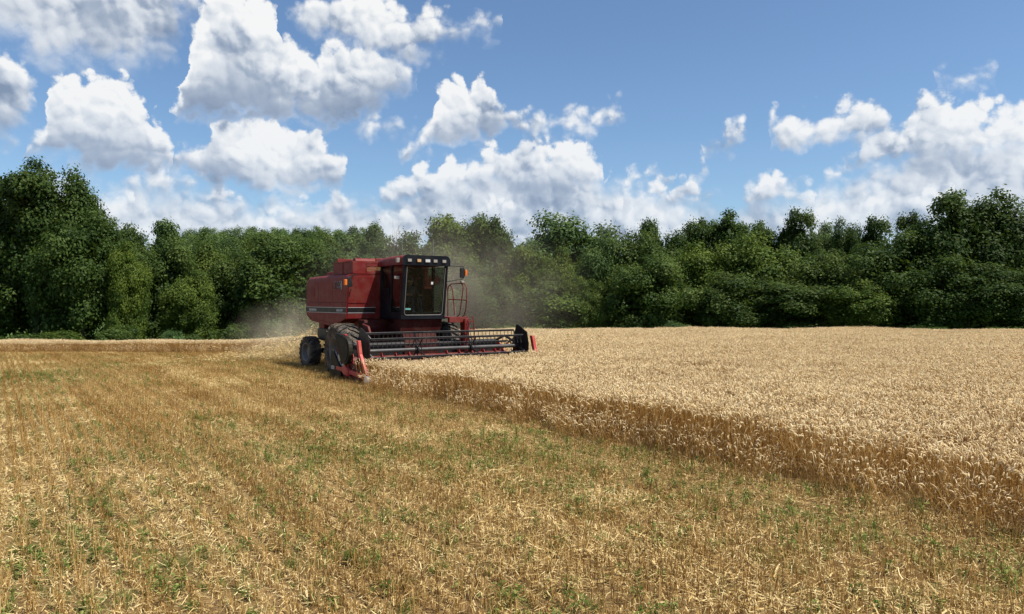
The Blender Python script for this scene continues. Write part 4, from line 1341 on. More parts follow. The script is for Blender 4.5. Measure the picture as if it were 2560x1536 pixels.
DK, MD, YG, LG, GG, FR = (0.74, 0.82, 0.78), (1, 1, 1), (1.34, 1.27, 0.88), (1.32, 1.25, 1.0), (1.12, 1.18, 1.55), (1.4, 1.45, 1.9)
GE = 'trees along the field edge'
GR = 'trees behind the field-edge trees'
TREES = [
    # kind, px, top, half width, distance, tint, label, group
    ('tall2', 92, 396, 84, 72, DK, 'tallest dark tree at the left with twin peaks, left peak', GE),
    ('tall1', 196, 420, 66, 74, DK, 'right peak of the tall dark trees at the far left', GE),
    ('broad2', -15, 452, 105, 74, DK, 'dark tree cut by the left edge of the picture, behind the tallest tree', GE),
    ('broad1', -150, 470, 130, 80, DK, 'dark tree just outside the left edge of the picture', GE),
    ('broad3', 205, 520, 92, 70, DK, 'dark leafy tree forming the right shoulder of the tall left trees', GE),
    ('round2', 318, 598, 48, 69, YG, 'light yellow-green young tree beside the tall dark left trees', GE),
    ('broad1', 318, 546, 56, 98, MD, 'small dark crown peeping up right of the tall left trees', GR),
    ('open1', 420, 545, 46, 104, GG, 'thin ragged crown standing above the low trees on the left', GR),
    ('round1', 405, 590, 88, 86, MD, 'broad fine-leaved tree right of the light young tree on the left', GE),
    ('round2', 505, 600, 66, 94, LG, 'soft mid-green tree left of the wooded rise', GR),
    ('round2', 470, 672, 60, 78, LG, 'bright low tree in front of the fine-leaved trees on the left', GE),
    ('round1', 575, 625, 76, 90, MD, 'rounded green tree between the left trees and the big round tree', GE),
    ('broad3', 702, 583, 110, 88, MD, 'big round dense tree left of the combine cab', GE),
    ('round1', 622, 592, 62, 108, LG, 'pale tree behind the left side of the big round tree', GR),
    ('broad1', 775, 582, 70, 104, MD, 'tree behind the right side of the big round tree', GR),
    ('broad4', 848, 580, 60, 108, GG, 'greyish green tree above the grain tank of the combine', GR),
    ('tall2', 884, 566, 40, 112, GG, 'narrow pale tree left of the lone tall crown over the cab', GR),
    ('open1', 938, 553, 40, 104, GG, 'lone tall crown on a bare stem above the combine cab', GR),
    ('broad2', 930, 640, 80, 92, GG, 'hazy tree directly behind the grain tank and cab', GE),
    ('round2', 1040, 578, 66, 100, GG, 'dust-veiled tree behind the cab with twigs showing on top', GR),
    ('broad1', 985, 588, 62, 102, GG, 'dust-veiled tree rising straight above the cab roof', GR),
    ('broad4', 1120, 536, 78, 94, LG, 'tall tree right of the cab roof, left of a pair', GE),
    ('broad1', 1185, 531, 72, 95, MD, 'tall peaked tree above the left mirror of the cab', GE),
    ('broad2', 1245, 543, 62, 92, MD, 'tall tree at the right end of the high group behind the dust', GE),
    ('broad3', 1130, 640, 90, 84, MD, 'dust-veiled lower tree behind the hand rail of the combine', GE),
    ('broad4', 1308, 612, 58, 84, YG, 'yellow-green tree above the far end of the header', GE),
    ('round2', 1385, 612, 50, 82, YG, 'bright yellow-green tree right of the far end of the header', GE),
    ('broad3', 1225, 690, 60, 80, MD, 'low dark tree behind the far end of the reel', GE),
    ('broad2', 1350, 704, 80, 79, LG, 'low bushy tree at the field edge right of the header', GE),
    ('broad3', 1418, 533, 112, 104, GG, 'large greyish dome-shaped tree right of the dust', GR),
    ('round1', 1498, 592, 66, 94, FR, 'pale grey-green tree in front of the grey dome-shaped tree', GE),
    ('broad1', 1468, 690, 44, 81, LG, 'small clumped tree in the dark gap right of the header', GE),
    ('round1', 1612, 578, 82, 94, MD, 'fine-leaved tree left of the high dark trees on the right', GR),
    ('broad2', 1628, 551, 44, 104, DK, 'small dark knob of a crown standing above the fine-leaved trees', GR),
    ('round1', 1622, 640, 100, 82, MD, 'broad rounded tree reaching down to the wheat right of centre', GE),
    ('broad1', 1695, 562, 52, 100, DK, 'dark tree at the left of the high dark trees on the right', GR),
    ('broad4', 1752, 545, 50, 100, DK, 'dark tree second from the left of the high dark trees', GR),
    ('tall2', 1822, 524, 56, 98, DK, 'highest dark tree right of centre with two small peaks', GR),
    ('round2', 1765, 600, 90, 88, YG, 'light green tree below the high dark trees right of centre', GE),
    ('broad4', 1905, 552, 48, 100, DK, 'dark tree between the two high crowns right of centre', GR),
    ('broad2', 1980, 526, 52, 98, MD, 'high flat-topped crown right of the two small peaks', GR),
    ('round2', 2075, 550, 50, 102, FR, 'pale feathery crown beside the purple-grey bare twigs', GR),
    ('broad1', 2125, 545, 44, 98, DK, 'dark crown left of a twin pair on the right', GR),
    ('broad2', 2178, 544, 44, 97, DK, 'dark flat crown right of a twin pair on the right', GR),
    ('round1', 1895, 584, 105, 86, LG, 'birch-like light tree with visible stem on the right', GE),
    ('broad3', 1835, 680, 95, 80, MD, 'low dense tree at the wheat edge under the light green tree', GE),
    ('round1', 2070, 632, 100, 80, MD, 'spreading fine-leaved tree right of the birch-like tree', GE),
    ('broad4', 1975, 700, 86, 78, MD, 'low tree with dark limbs at the wheat edge on the right', GE),
    ('broad3', 2228, 580, 110, 79, DK, 'broad dark tree left of the tall right-hand group', GE),
    ('broad1', 2140, 700, 80, 77, LG, 'low light-tipped tree between the two broad right-hand trees', GE),
    ('broad2', 2288, 530, 48, 82, DK, 'small dark crown leaning out left of the tall right-hand group', GE),
    ('broad2', 2400, 482, 90, 78, DK, 'tall dark tree on the right, left one of the highest pair', GE),
    ('tall1', 2495, 472, 82, 77, DK, 'highest tree on the right, near the picture edge', GE),
    ('broad4', 2580, 560, 70, 75, DK, 'dark tree cut by the right edge of the picture', GE),
    ('broad3', 2360, 640, 100, 74, DK, 'dark low-hanging tree under the tall right-hand pair', GE),
    ('broad1', 2490, 660, 100, 73, DK, 'shadowed tree at the field edge in the right corner', GE),
    ('broad2', 2700, 520, 120, 76, DK, 'dark tree just outside the right edge of the picture', GE),
]
for t in TREES:
    plant(*t[:6], t[6], 'tree', t[7])
# wooded rise far away: crowns one can still tell apart on the skyline
ORD = ('first', 'second', 'third', 'fourth', 'fifth', 'sixth', 'seventh', 'eighth', 'ninth', 'tenth', 'eleventh', 'twelfth', 'thirteenth', 'fourteenth', 'fifteenth', 'sixteenth', 'seventeenth')
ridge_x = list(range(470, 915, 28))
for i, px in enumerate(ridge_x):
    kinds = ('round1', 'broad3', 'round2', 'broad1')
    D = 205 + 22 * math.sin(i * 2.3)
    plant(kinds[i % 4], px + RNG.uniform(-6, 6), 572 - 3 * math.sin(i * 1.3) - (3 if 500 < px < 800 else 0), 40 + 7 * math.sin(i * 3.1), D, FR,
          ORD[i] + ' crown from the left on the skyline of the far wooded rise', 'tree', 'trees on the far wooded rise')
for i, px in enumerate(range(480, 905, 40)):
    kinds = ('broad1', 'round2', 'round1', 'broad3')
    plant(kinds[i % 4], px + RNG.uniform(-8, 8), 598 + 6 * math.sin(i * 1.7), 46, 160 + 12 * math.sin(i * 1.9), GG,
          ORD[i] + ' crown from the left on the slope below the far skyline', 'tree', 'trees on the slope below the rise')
# shrubs at the foot of the trees
GS = 'shrubs at the field edge'
SHRUBS = [
    ('bush1', 160, 806, 60, 64, LG, 'low green bush left of the silvery shrub under the tall left trees'),
    ('bush2', 300, 790, 80, 65, MD, 'wide bush at the foot of the light young tree on the left'),
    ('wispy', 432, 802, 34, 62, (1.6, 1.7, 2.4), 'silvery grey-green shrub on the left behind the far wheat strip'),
    ('bush1', 480, 796, 46, 64, MD, 'dark bush right of the silvery shrub on the left'),
    ('bush2', 590, 784, 60, 66, MD, 'rounded bush right of the small grass gap on the left'),
    ('bush1', 690, 770, 62, 70, GG, 'dusty bush left behind the rear wheel of the combine'),
    ('bush2', 60, 800, 70, 66, DK, 'dark bush at the foot of the tallest left tree'),
    ('bush2', 1260, 780, 50, 68, LG, 'light bush just left above the black far end of the header'),
    ('bush1', 1335, 782, 48, 66, LG, 'leafy bush at the wheat edge right of the header end'),
    ('bush2', 1430, 800, 50, 64, YG, 'low bright brambles at the foot of the dark gap'),
    ('bush1', 1520, 796, 52, 66, MD, 'low green bush left of the silvery shrub on the right'),
    ('wispy', 1752, 790, 40, 62, (1.8, 1.85, 2.5), 'silvery grey shrub at the wheat edge right of centre'),
    ('bush2', 1690, 776, 46, 66, GG, 'dull bush beside the silvery shrub right of centre'),
    ('bush2', 1850, 790, 70, 66, MD, 'low bush below the birch-like tree on the right'),
    ('bush1', 2120, 792, 60, 65, MD, 'small bush below the broad dark tree on the right'),
    ('bush2', 2000, 796, 60, 65, DK, 'dark bush under the spreading right-hand tree'),
    ('bush2', 2330, 800, 80, 64, DK, 'shadowed bush at the foot of the tall right-hand trees'),
    ('bush2', 2500, 800, 80, 63, DK, 'shadowed bush in the right corner of the field edge'),
]
for s_ in SHRUBS:
    plant(s_[0], s_[1], s_[2] + RNG.uniform(10, 34), s_[3] * RNG.uniform(0.7, 1.1), *s_[4:], 'shrub', GS)


def bare_tree(px, top, half, D, label, seed, bush=False):
    rg = random.Random(seed)
    X = (px - CX) / FPX * D
    zb_ = float(terrain(X, D))
    Ht = CAMH + (HY - top) / FPX * D - zb_
    root = empty('bare_tree', (X, D, zb_))
    tk = MB().tube([(0, 0, -0.4), (0.15, 0, Ht * 0.3), (-0.1, 0.1, Ht * 0.55)], 0.16, 7, r_end=0.08)
    tk.build('trunk', DEADW, root, smooth=True)
    mbx = MB()

    def grow(p, d, ln, r, lev):
        q = p + d * ln
        mid = p.lerp(q, 0.5) + Vector((rg.uniform(-1, 1), rg.uniform(-1, 1), rg.uniform(-0.5, 0.5))) * ln * 0.06
        mbx.tube([p, mid, q], r, 4, r_end=r * 0.55)
        if lev:
            for _ in range(3):
                nd = (d + Vector((rg.uniform(-1, 1), rg.uniform(-1, 1), rg.uniform(-0.2, 0.8))) * 0.6).normalized()
                grow(p.lerp(q, rg.uniform(0.5, 1.0)), nd, ln * rg.uniform(0.55, 0.75), r * 0.55, lev - 1)
    for k in range(5):
        a = k * 1.26 + rg.random()
        sp_r = half / FPX * D / (Ht * 0.45)
        d = Vector((math.cos(a) * sp_r, math.sin(a) * sp_r, 1.0)).normalized()
        grow(Vector((-0.1, 0.1, Ht * 0.55 - k * 0.3)), d, Ht * 0.24, 0.05, 3)
    o = mbx.build('twigs', DEADW, root)
    o['kind'] = 'stuff'
    tag(root, label, 'tree', 'bare trees among the leafy ones')


bare_tree(1545, 556, 42, 100, 'bare dead tree with grey twigs right of the grey dome-shaped tree', 3)
bare_tree(2040, 548, 34, 100, 'bare purple-grey twigs between two leafy crowns on the right', 5)
bare_tree(997, 566, 22, 98, 'thin bare tree behind the dust above the cab', 8)

# ------------------------------------------------------------------ wheat, stubble, straw, weeds
def ribbons(P0, D0, bend, length, width, nseg, side=None, taper=1.0):
    """n curved flat blades: start P0, direction D0, bend vector added with the square of the length"""
    n = len(P0)
    t = np.linspace(0, 1, nseg + 1)
    path = P0[:, None, :] + D0[:, None, :] * (length[:, None] * t)[:, :, None] + bend[:, None, :] * (t ** 2)[None, :, None]
    if side is None:
        a = RNG.uniform(0, 2 * math.pi, n)
        side = np.stack([np.cos(a), np.sin(a), np.zeros(n)], 1)
    wv = width[:, None] * (1 - (1 - taper) * t)[None, :] * 0.5
    l_ = path - side[:, None, :] * wv[:, :, None]
    r_ = path + side[:, None, :] * wv[:, :, None]
    v = np.stack([l_, r_], 2).reshape(n, -1, 3)
    k = (nseg + 1) * 2
    base = np.arange(n)[:, None] * k
    f = []
    for i in range(nseg):
        f.append(base + np.array([2 * i, 2 * i + 1, 2 * i + 3, 2 * i + 2])[None, :])
    return v.reshape(-1, 3), np.concatenate(f, 0), path, k


class Soup:
    def __init__(self):
        self.v, self.f, self.t, self.m, self.n = [], [], [], [], 0

    def add(self, v, f, tint, mat):
        self.v.append(v)
        self.f.append(f + self.n)
        self.t.append(tint)
        self.m.append(np.full(len(f), mat))
        self.n += len(v)

    def mesh(self, name, mats):
        me = array_mesh(name, np.concatenate(self.v), np.concatenate(self.f), np.concatenate(self.t), np.concatenate(self.m))
        for m_ in mats:
            me.materials.append(m_)
        return me


M_EAR = blade_mat('wheat_ears', [(0.0, (0.52, 0.36, 0.19)), (0.45, (0.86, 0.68, 0.385)), (1.0, (0.95, 0.82, 0.55))], transl=0.36)
M_STEM = blade_mat('wheat_stems', [(0.0, (0.24, 0.12, 0.03)), (0.5, (0.43, 0.245, 0.07)), (1.0, (0.62, 0.42, 0.17))], transl=0.3)
M_STUB = blade_mat('stubble_stalks', [(0.0, (0.22, 0.115, 0.032)), (0.5, (0.45, 0.275, 0.088)), (1.0, (0.66, 0.47, 0.20))],
                   patch=((0.44, 0.22, 0.055), 0.16, 0.4), transl=0.25, rows=1.5)
M_STRAW = blade_mat('loose_straw', [(0.0, (0.32, 0.20, 0.07)), (0.5, (0.60, 0.44, 0.19)), (1.0, (0.84, 0.68, 0.36))], transl=0.2, rows=1.5)
M_WEED = blade_mat('weed_leaves', [(0.0, (0.055, 0.095, 0.018)), (0.5, (0.135, 0.190, 0.040)), (1.0, (0.32, 0.35, 0.11))], transl=0.35)


def wheat_tile(seed, size=0.5, n=90, lean_sd=0.09, hmin=0.66, hmax=0.84):
    global RNG
    RNG = np.random.default_rng(seed)
    s = Soup()
    xy = RNG.uniform(-size / 2, size / 2, (n, 2)) * 1.08
    P0 = np.concatenate([xy, np.full((n, 1), -0.02)], 1)
    lean = RNG.normal(0, lean_sd, (n, 2)) + np.array((-0.03, 0.0))
    D0 = np.concatenate([lean, np.ones((n, 1))], 1)
    D0 /= np.linalg.norm(D0, axis=1)[:, None]
    ln = RNG.uniform(hmin, hmax, n)
    nod = RNG.uniform(0, 2 * math.pi, n)
    nd = np.stack([np.cos(nod), np.sin(nod), np.zeros(n)], 1)
    bend = nd * RNG.uniform(0.02, 0.12, n)[:, None]
    tint = RNG.uniform(0.15, 0.85, n)
    v, f, path, k = ribbons(P0, D0, bend, ln, np.full(n, 0.0055), 2)
    s.add(v, f, np.repeat(tint, k), 0)
    # nodding ear: a four-sided spindle that follows a curve
    tip = path[:, -1]
    droop = RNG.uniform(0.15, 1.0, n)
    steps = np.array([0.0, 0.28, 0.62, 1.0])
    rad = np.array([0.0035, 0.0085, 0.0075, 0.0015])
    el_ = RNG.uniform(0.075, 0.105, n)
    ring_v = []
    d = D0 * 0.9 + nd * 0.35 * droop[:, None]
    d /= np.linalg.norm(d, axis=1)[:, None]
    p = tip.copy()
    for i in range(4):
        if i:
            p = p + d * (el_ * (steps[i] - steps[i - 1]))[:, None]
            d = d + nd * (0.55 * droop)[:, None] - np.array((0, 0, 1.0)) * (0.75 * droop)[:, None]
            d /= np.linalg.norm(d, axis=1)[:, None]
        a = np.cross(d, np.array((0.31, 0.17, 0.9)))
        a /= np.linalg.norm(a, axis=1)[:, None] + 1e-9
        b = np.cross(d, a)
        ring_v.append(np.stack([p + a * rad[i], p + b * rad[i], p - a * rad[i], p - b * rad[i]], 1))
    ev = np.stack(ring_v, 1).reshape(n, 16, 3)
    base = np.arange(n)[:, None] * 16
    fs = []
    for i in range(3):
        for q in range(4):
            fs.append(base + np.array([i * 4 + q, i * 4 + (q + 1) % 4, (i + 1) * 4 + (q + 1) % 4, (i + 1) * 4 + q])[None, :])
    et = RNG.uniform(0.1, 1.0, n)
    s.add(ev.reshape(-1, 3), np.concatenate(fs, 0), np.repeat(et, 16), 1)
    # short beard
    for _ in range(3):
        bd = d + RNG.normal(0, 0.35, (n, 3))
        bd /= np.linalg.norm(bd, axis=1)[:, None]
        st = ring_v[2][:, 0]
        v, f, _, k = ribbons(st, bd, np.zeros((n, 3)), RNG.uniform(0.03, 0.06, n), np.full(n, 0.003), 1, taper=0.3)
        s.add(v, f, np.repeat(et, k), 1)
    # dry hanging leaves
    nl = int(n * 1.3)
    who = RNG.integers(0, n, nl)
    hh = RNG.uniform(0.15, 0.9, nl)
    st = P0[who] + D0[who] * (ln[who] * hh)[:, None]
    a = RNG.uniform(0, 2 * math.pi, nl)
    od = np.stack([np.cos(a), np.sin(a), RNG.uniform(0.2, 1.2, nl)], 1)
    od /= np.linalg.norm(od, axis=1)[:, None]
    L_ = RNG.uniform(0.08, 0.18, nl)
    bn = np.stack([np.cos(a) * 0.02, np.sin(a) * 0.02, -L_ * RNG.uniform(0.7, 1.6, nl)], 1)
    sd = np.stack([-np.sin(a), np.cos(a), np.zeros(nl)], 1)
    v, f, _, k = ribbons(st, od, bn, L_, np.full(nl, 0.008), 2, side=sd, taper=0.3)
    half = (nl // 2) * k
    lt = np.repeat(RNG.uniform(0.1, 0.9, nl), k)
    s.add(v, f, lt, 0)
    s.m[-1] = (RNG.random(len(f)) < 0.45).astype(int)
    return s.mesh('wheat_tile', [M_STEM, M_EAR])


ROW = 0.19


def stubble_tile(seed, size=0.57, dens=30, litter=46):
    global RNG
    RNG = np.random.default_rng(seed)
    s = Soup()
    for row in range(3):
        n = dens
        along = RNG.uniform(-size / 2, size / 2, n)
        P0 = np.stack([along, -size / 2 + (row + 0.5) * ROW + RNG.normal(0, 0.021, n), np.full(n, -0.01)], 1)
        D0 = np.concatenate([RNG.normal(0, 0.16, (n, 2)), np.ones((n, 1))], 1)
        D0 /= np.linalg.norm(D0, axis=1)[:, None]
        ln = np.clip(RNG.normal(0.135, 0.045, n), 0.04, 0.27)
        bend = np.concatenate([RNG.normal(0, 0.015, (n, 2)), np.zeros((n, 1))], 1)
        v, f, _, k = ribbons(P0, D0, bend, ln, RNG.uniform(0.004, 0.0065, n), 1)
        s.add(v, f, np.repeat(RNG.uniform(0.0, 0.9, n), k), 0)
        # leaf sheaths still hanging on the stalks
        nl = n // 2
        a = RNG.uniform(0, 6.28, nl)
        od = np.stack([np.cos(a), np.sin(a), RNG.uniform(0.0, 1.0, nl)], 1)
        L_ = RNG.uniform(0.04, 0.12, nl)
        bn = np.stack([np.zeros(nl), np.zeros(nl), -L_], 1)
        v, f, _, k = ribbons(P0[:nl] + np.array((0, 0, 0.09)), od, bn, L_, np.full(nl, 0.007), 2, taper=0.4)
        s.add(v, f, np.repeat(RNG.uniform(0.2, 1, nl), k), 1)
    # straw pieces lying between and on the stalks
    n = litter
    a = RNG.uniform(0, 6.28, n)
    P0 = np.stack([RNG.uniform(-size / 2, size / 2, n), RNG.uniform(-size / 2, size / 2, n), RNG.uniform(0.005, 0.10, n) ** 1.2 * 1.4], 1)
    D0 = np.stack([np.cos(a), np.sin(a), RNG.normal(0, 0.14, n)], 1)
    L_ = RNG.uniform(0.015, 0.085, n)
    long_ = RNG.random(n) < 0.05
    L_[long_] *= 2.6
    bn = RNG.normal(0, 0.02, (n, 3))
    sd = np.stack([-np.sin(a), np.cos(a), RNG.normal(0, 0.4, n)], 1)
    v, f, _, k = ribbons(P0, D0, bn, L_, RNG.uniform(0.004, 0.010, n), 2, side=sd)
    s.add(v, f, np.repeat(RNG.uniform(0.0, 0.85, n), k), 1)
    return s.mesh('stubble_tile', [M_STUB, M_STRAW])


def straw_tile(seed, size=1.0, n=300, hmax=0.05):
    """a thin mat of loose straw from the last pass"""
    global RNG
    RNG = np.random.default_rng(seed)
    s = Soup()
    a = RNG.uniform(0, 6.28, n)
    rr = size / 2 * np.sqrt(RNG.random(n)) * 1.1
    th = RNG.uniform(0, 6.28, n)
    P0 = np.stack([rr * np.cos(th), rr * np.sin(th), 0.06 + hmax * RNG.random(n) * (1 - (rr / size) ** 2)], 1)
    D0 = np.stack([np.cos(a), np.sin(a), RNG.normal(0, 0.18, n)], 1)
    L_ = RNG.uniform(0.02, 0.11, n)
    sd = np.stack([-np.sin(a), np.cos(a), RNG.normal(0, 0.5, n)], 1)
    v, f, _, k = ribbons(P0, D0, RNG.normal(0, 0.03, (n, 3)), L_, RNG.uniform(0.004, 0.009, n), 2, side=sd)
    s.add(v, f, np.repeat(RNG.uniform(0.1, 0.95, n), k), 0)
    return s.mesh('straw_tile', [M_STRAW])


def weed_mesh(seed, kind):
    global RNG
    RNG = np.random.default_rng(seed)
    s = Soup()
    if kind == 'grass':
        n = 26
        a = RNG.uniform(0, 6.28, n)
        P0 = np.stack([RNG.normal(0, 0.025, n), RNG.normal(0, 0.025, n), np.zeros(n)], 1)
        od = np.stack([np.cos(a) * 0.5, np.sin(a) * 0.5, np.ones(n)], 1)
        L_ = RNG.uniform(0.10, 0.26, n)
        bn = np.stack([np.cos(a) * L_ * 0.5, np.sin(a) * L_ * 0.5, -L_ * RNG.uniform(0.1, 0.8, n)], 1)
        sd = np.stack([-np.sin(a), np.cos(a), np.zeros(n)], 1)
        v, f, _, k = ribbons(P0, od, bn, L_, np.full(n, 0.008), 3, side=sd, taper=0.2)
        s.add(v, f, np.repeat(RNG.uniform(0.1, 1, n), k), 0)
    else:
        n = 44 if kind == 'leafy' else 70
        hh = 0.19 if kind == 'leafy' else 0.34
        a = RNG.uniform(0, 6.28, n)
        z = RNG.uniform(0.02, hh, n)
        r_ = RNG.uniform(0.01, 0.09, n)
        P0 = np.stack([np.cos(a) * r_, np.sin(a) * r_, z], 1)
        od = np.stack([np.cos(a), np.sin(a), RNG.uniform(-0.2, 0.7, n)], 1)
        L_ = RNG.uniform(0.02, 0.05, n)
        sd = np.stack([-np.sin(a), np.cos(a), RNG.normal(0, 0.3, n)], 1)
        v, f, _, k = ribbons(P0, od, np.stack([np.zeros(n), np.zeros(n), -L_ * 0.4], 1), L_, L_ * 0.6, 2, side=sd, taper=0.35)
        s.add(v, f, np.repeat(RNG.uniform(0, 1, n), k), 0)
        P0 = RNG.normal(0, 0.012, (4, 3))
        v, f, _, k = ribbons(P0, np.tile((0, 0, 1.0), (4, 1)), RNG.normal(0, 0.02, (4, 3)), np.full(4, hh), np.full(4, 0.006), 2)
        s.add(v, f, np.full(len(v), 0.2), 0)
    return s.mesh('weed', [M_WEED])


def scatter(name, meshes, pts, rot, scl, idx, label, sxy=None):
    """one ground-cover object: the points carry the instances"""
    coll = bpy.data.collections.new(name + '_pieces')
    for i, me in enumerate(meshes):
        o = bpy.data.objects.new('%s_piece_%02d' % (name, i), me)
        coll.objects.link(o)
    me = bpy.data.meshes.new(name)
    me.vertices.add(len(pts))
    me.vertices.foreach_set('co', np.ascontiguousarray(pts, dtype=np.float32).ravel())
    for nm, arr, ty in (('rotz', rot, 'FLOAT'), ('scl', scl, 'FLOAT'), ('pick', idx, 'INT')):
        at = me.attributes.new(nm, ty, 'POINT')
        at.data.foreach_set('value', np.ascontiguousarray(arr, dtype=np.int32 if ty == 'INT' else np.float32))
    me.update()
    o = bpy.data.objects.new(name, me)
    COL.objects.link(o)
    nt = bpy.data.node_groups.new(name + '_scatter', 'GeometryNodeTree')
    nt.interface.new_socket('Geometry', in_out='INPUT', socket_type='NodeSocketGeometry')
    nt.interface.new_socket('Geometry', in_out='OUTPUT', socket_type='NodeSocketGeometry')
    gi, go = nt.nodes.new('NodeGroupInput'), nt.nodes.new('NodeGroupOutput')
    iop = nt.nodes.new('GeometryNodeInstanceOnPoints')
    ci = nt.nodes.new('GeometryNodeCollectionInfo')
    ci.inputs['Collection'].default_value = coll
    ci.inputs['Separate Children'].default_value = True
    ci.inputs['Reset Children'].default_value = True
    iop.inputs['Pick Instance'].default_value = True

    def attr(nm, ty):
        nd = nt.nodes.new('GeometryNodeInputNamedAttribute')
        nd.data_type = ty
        nd.inputs['Name'].default_value = nm
        return nd.outputs['Attribute']
    cmb = nt.nodes.new('ShaderNodeCombineXYZ')
    nt.links.new(attr('rotz', 'FLOAT'), cmb.inputs[2])
    nt.links.new(gi.outputs[0], iop.inputs['Points'])
    nt.links.new(ci.outputs[0], iop.inputs['Instance'])
    nt.links.new(attr('pick', 'INT'), iop.inputs['Instance Index'])
    nt.links.new(cmb.outputs[0], iop.inputs['Rotation'])
    sc = nt.nodes.new('ShaderNodeCombineXYZ')
    a_scl = attr('scl', 'FLOAT')
    for q in range(3):
        if q < 2 and sxy is not None:
            sc.inputs[q].default_value = sxy
        else:
            nt.links.new(a_scl, sc.inputs[q])
    nt.links.new(sc.outputs[0], iop.inputs['Scale'])
    nt.links.new(iop.outputs[0], go.inputs[0])
    md = o.modifiers.new('scatter', 'NODES')
    md.node_group = nt
    tag(o, label, kind='stuff')
    return o


def vnoise(x, y, s, seed=0):
    """smooth value noise for patchiness"""
    rg = np.random.default_rng(seed)
    tab = rg.random((64, 64))
    u_, v_ = x * s, y * s
    i, j = np.floor(u_).astype(int), np.floor(v_).astype(int)
    fx, fy = u_ - i, v_ - j
    fx, fy = fx * fx * (3 - 2 * fx), fy * fy * (3 - 2 * fy)
    g_ = lambda a, b: tab[a % 64, b % 64]
    return (g_(i, j) * (1 - fx) + g_(i + 1, j) * fx) * (1 - fy) + (g_(i, j + 1) * (1 - fx) + g_(i + 1, j + 1) * fx) * fy


def in_view(x, y, margin=2.5):
    return (y > 3.0) & (np.abs(x) < 0.70 * y + margin)


def machine_grid(step, lo=(-45, -60), hi=(45, 60)):
    a = np.arange(lo[0], hi[0], step)
    b = np.arange(lo[1], hi[1], step)
    A, B = np.meshgrid(a, b)
    A, B = A.ravel(), B.ravel()
    return MO[0] + FW[0] * A + LF[0] * B, MO[1] + FW[1] * A + LF[1] * B, A, B


# standing wheat
wt = [wheat_tile(300 + i) for i in range(7)]
RNG = np.random.default_rng(11)
X, Y, A, B = machine_grid(0.42)
X = X + RNG.normal(0, 0.06, len(X))
Y = Y + RNG.normal(0, 0.06, len(X))
k = is_wheat(X, Y) & in_view(X, Y)
# nothing stands inside the header or the machine
k &= ~((A > -6) & (A < 3.3) & (B > -2.9) & (B < 3.75))
X, Y = X[k], Y[k]
Z = terrain(X, Y)
hs = 1.0 + 0.20 * (vnoise(X, Y, 0.30, 5) - 0.5) + 0.12 * (vnoise(X, Y, 1.1, 6) - 0.5) + RNG.normal(0, 0.03, len(X))
wheat = scatter('wheat', wt, np.stack([X, Y, Z], 1), RNG.uniform(0, 6.28, len(X)), hs, RNG.integers(0, len(wt), len(X)),
                'ripe tan standing wheat with nodding ears')

# ragged rim: stalks pushed over or left standing along the cut edge
et_ = [wheat_tile(330 + i, size=0.45, n=34, lean_sd=0.42, hmin=0.40, hmax=0.80) for i in range(4)]
RNG = np.random.default_rng(15)
X, Y, A, B = machine_grid(0.30)
X = X + RNG.normal(0, 0.1, len(X))
Y = Y + RNG.normal(0, 0.1, len(X))
near = np.zeros(len(X), bool)
for dx_, dy_ in ((0.45, 0), (-0.45, 0), (0, 0.45), (0, -0.45), (0.3, 0.3)):
    near |= is_wheat(X + dx_, Y + dy_)
k = near & (~is_wheat(X, Y)) & in_view(X, Y) & ~((A > -6) & (A < 4.1) & (B > -3.2) & (B < 4.0)) & (RNG.random(len(X)) < 0.75)
X, Y = X[k], Y[k]
scatter('wheat_edge', et_, np.stack([X, Y, terrain(X, Y)], 1), RNG.uniform(0, 6.28, len(X)), RNG.uniform(0.55, 1.0, len(X)), RNG.integers(0, 4, len(X)),
        'leaning ragged wheat stalks along the cut edge')

# stubble in drill rows along the driving direction
stt = [stubble_tile(400 + i, dens=60 + 8 * (i % 3), litter=120 + 35 * (i % 3)) for i in range(8)]
RNG = np.random.default_rng(12)
X, Y, A, B = machine_grid(0.57)
k = (~is_wheat(X, Y)) & in_view(X, Y) & is_field(X, Y)
X, Y = X[k], Y[k]
X = X + RNG.normal(0, 0.02, len(X))
B = B[k]
lane = np.maximum.reduce([np.exp(-(((B - c_ + 3.05) % 6.1 - 3.05) / 0.42) ** 2) for c_ in (-1.95, 1.95)])
shs = (1.0 + 0.5 * (vnoise(X, Y, 0.3, 3) - 0.5)) * (1 - 0.30 * lane)
stub = scatter('stubble', stt, np.stack([X, Y, terrain(X, Y)], 1), COMB_RZ + math.pi * RNG.integers(0, 2, len(X)) + RNG.normal(0, 0.03, len(X)),
               shs, RNG.integers(0, len(stt), len(X)), 'short golden wheat stubble in drill rows', sxy=1.04)

# loose straw, thicker along the old swaths
srt = [straw_tile(500 + i) for i in range(5)]
RNG = np.random.default_rng(13)
X, Y, A, B = machine_grid(0.5)
X = X + RNG.normal(0, 0.2, len(X))
Y = Y + RNG.normal(0, 0.2, len(X))
sw = np.exp(-(((B + 6.1 + 3.05) % 6.1 - 3.05) / 0.75) ** 2)
pr = 0.015 + 0.85 * sw * np.clip(vnoise(X, Y, 0.5, 8) * 1.4 + 0.1, 0, 1) + 0.12 * (vnoise(X, Y, 0.35, 9) > 0.62)
k = (~is_wheat(X, Y)) & in_view(X, Y) & is_field(X, Y) & (RNG.random(len(X)) < pr)
X, Y = X[k], Y[k]
straw = scatter('loose_straw', srt, np.stack([X, Y, terrain(X, Y)], 1), RNG.uniform(0, 6.28, len(X)), RNG.uniform(0.7, 1.15, len(X)),
                RNG.integers(0, len(srt), len(X)), 'pale loose straw lying in patches on the stubble')

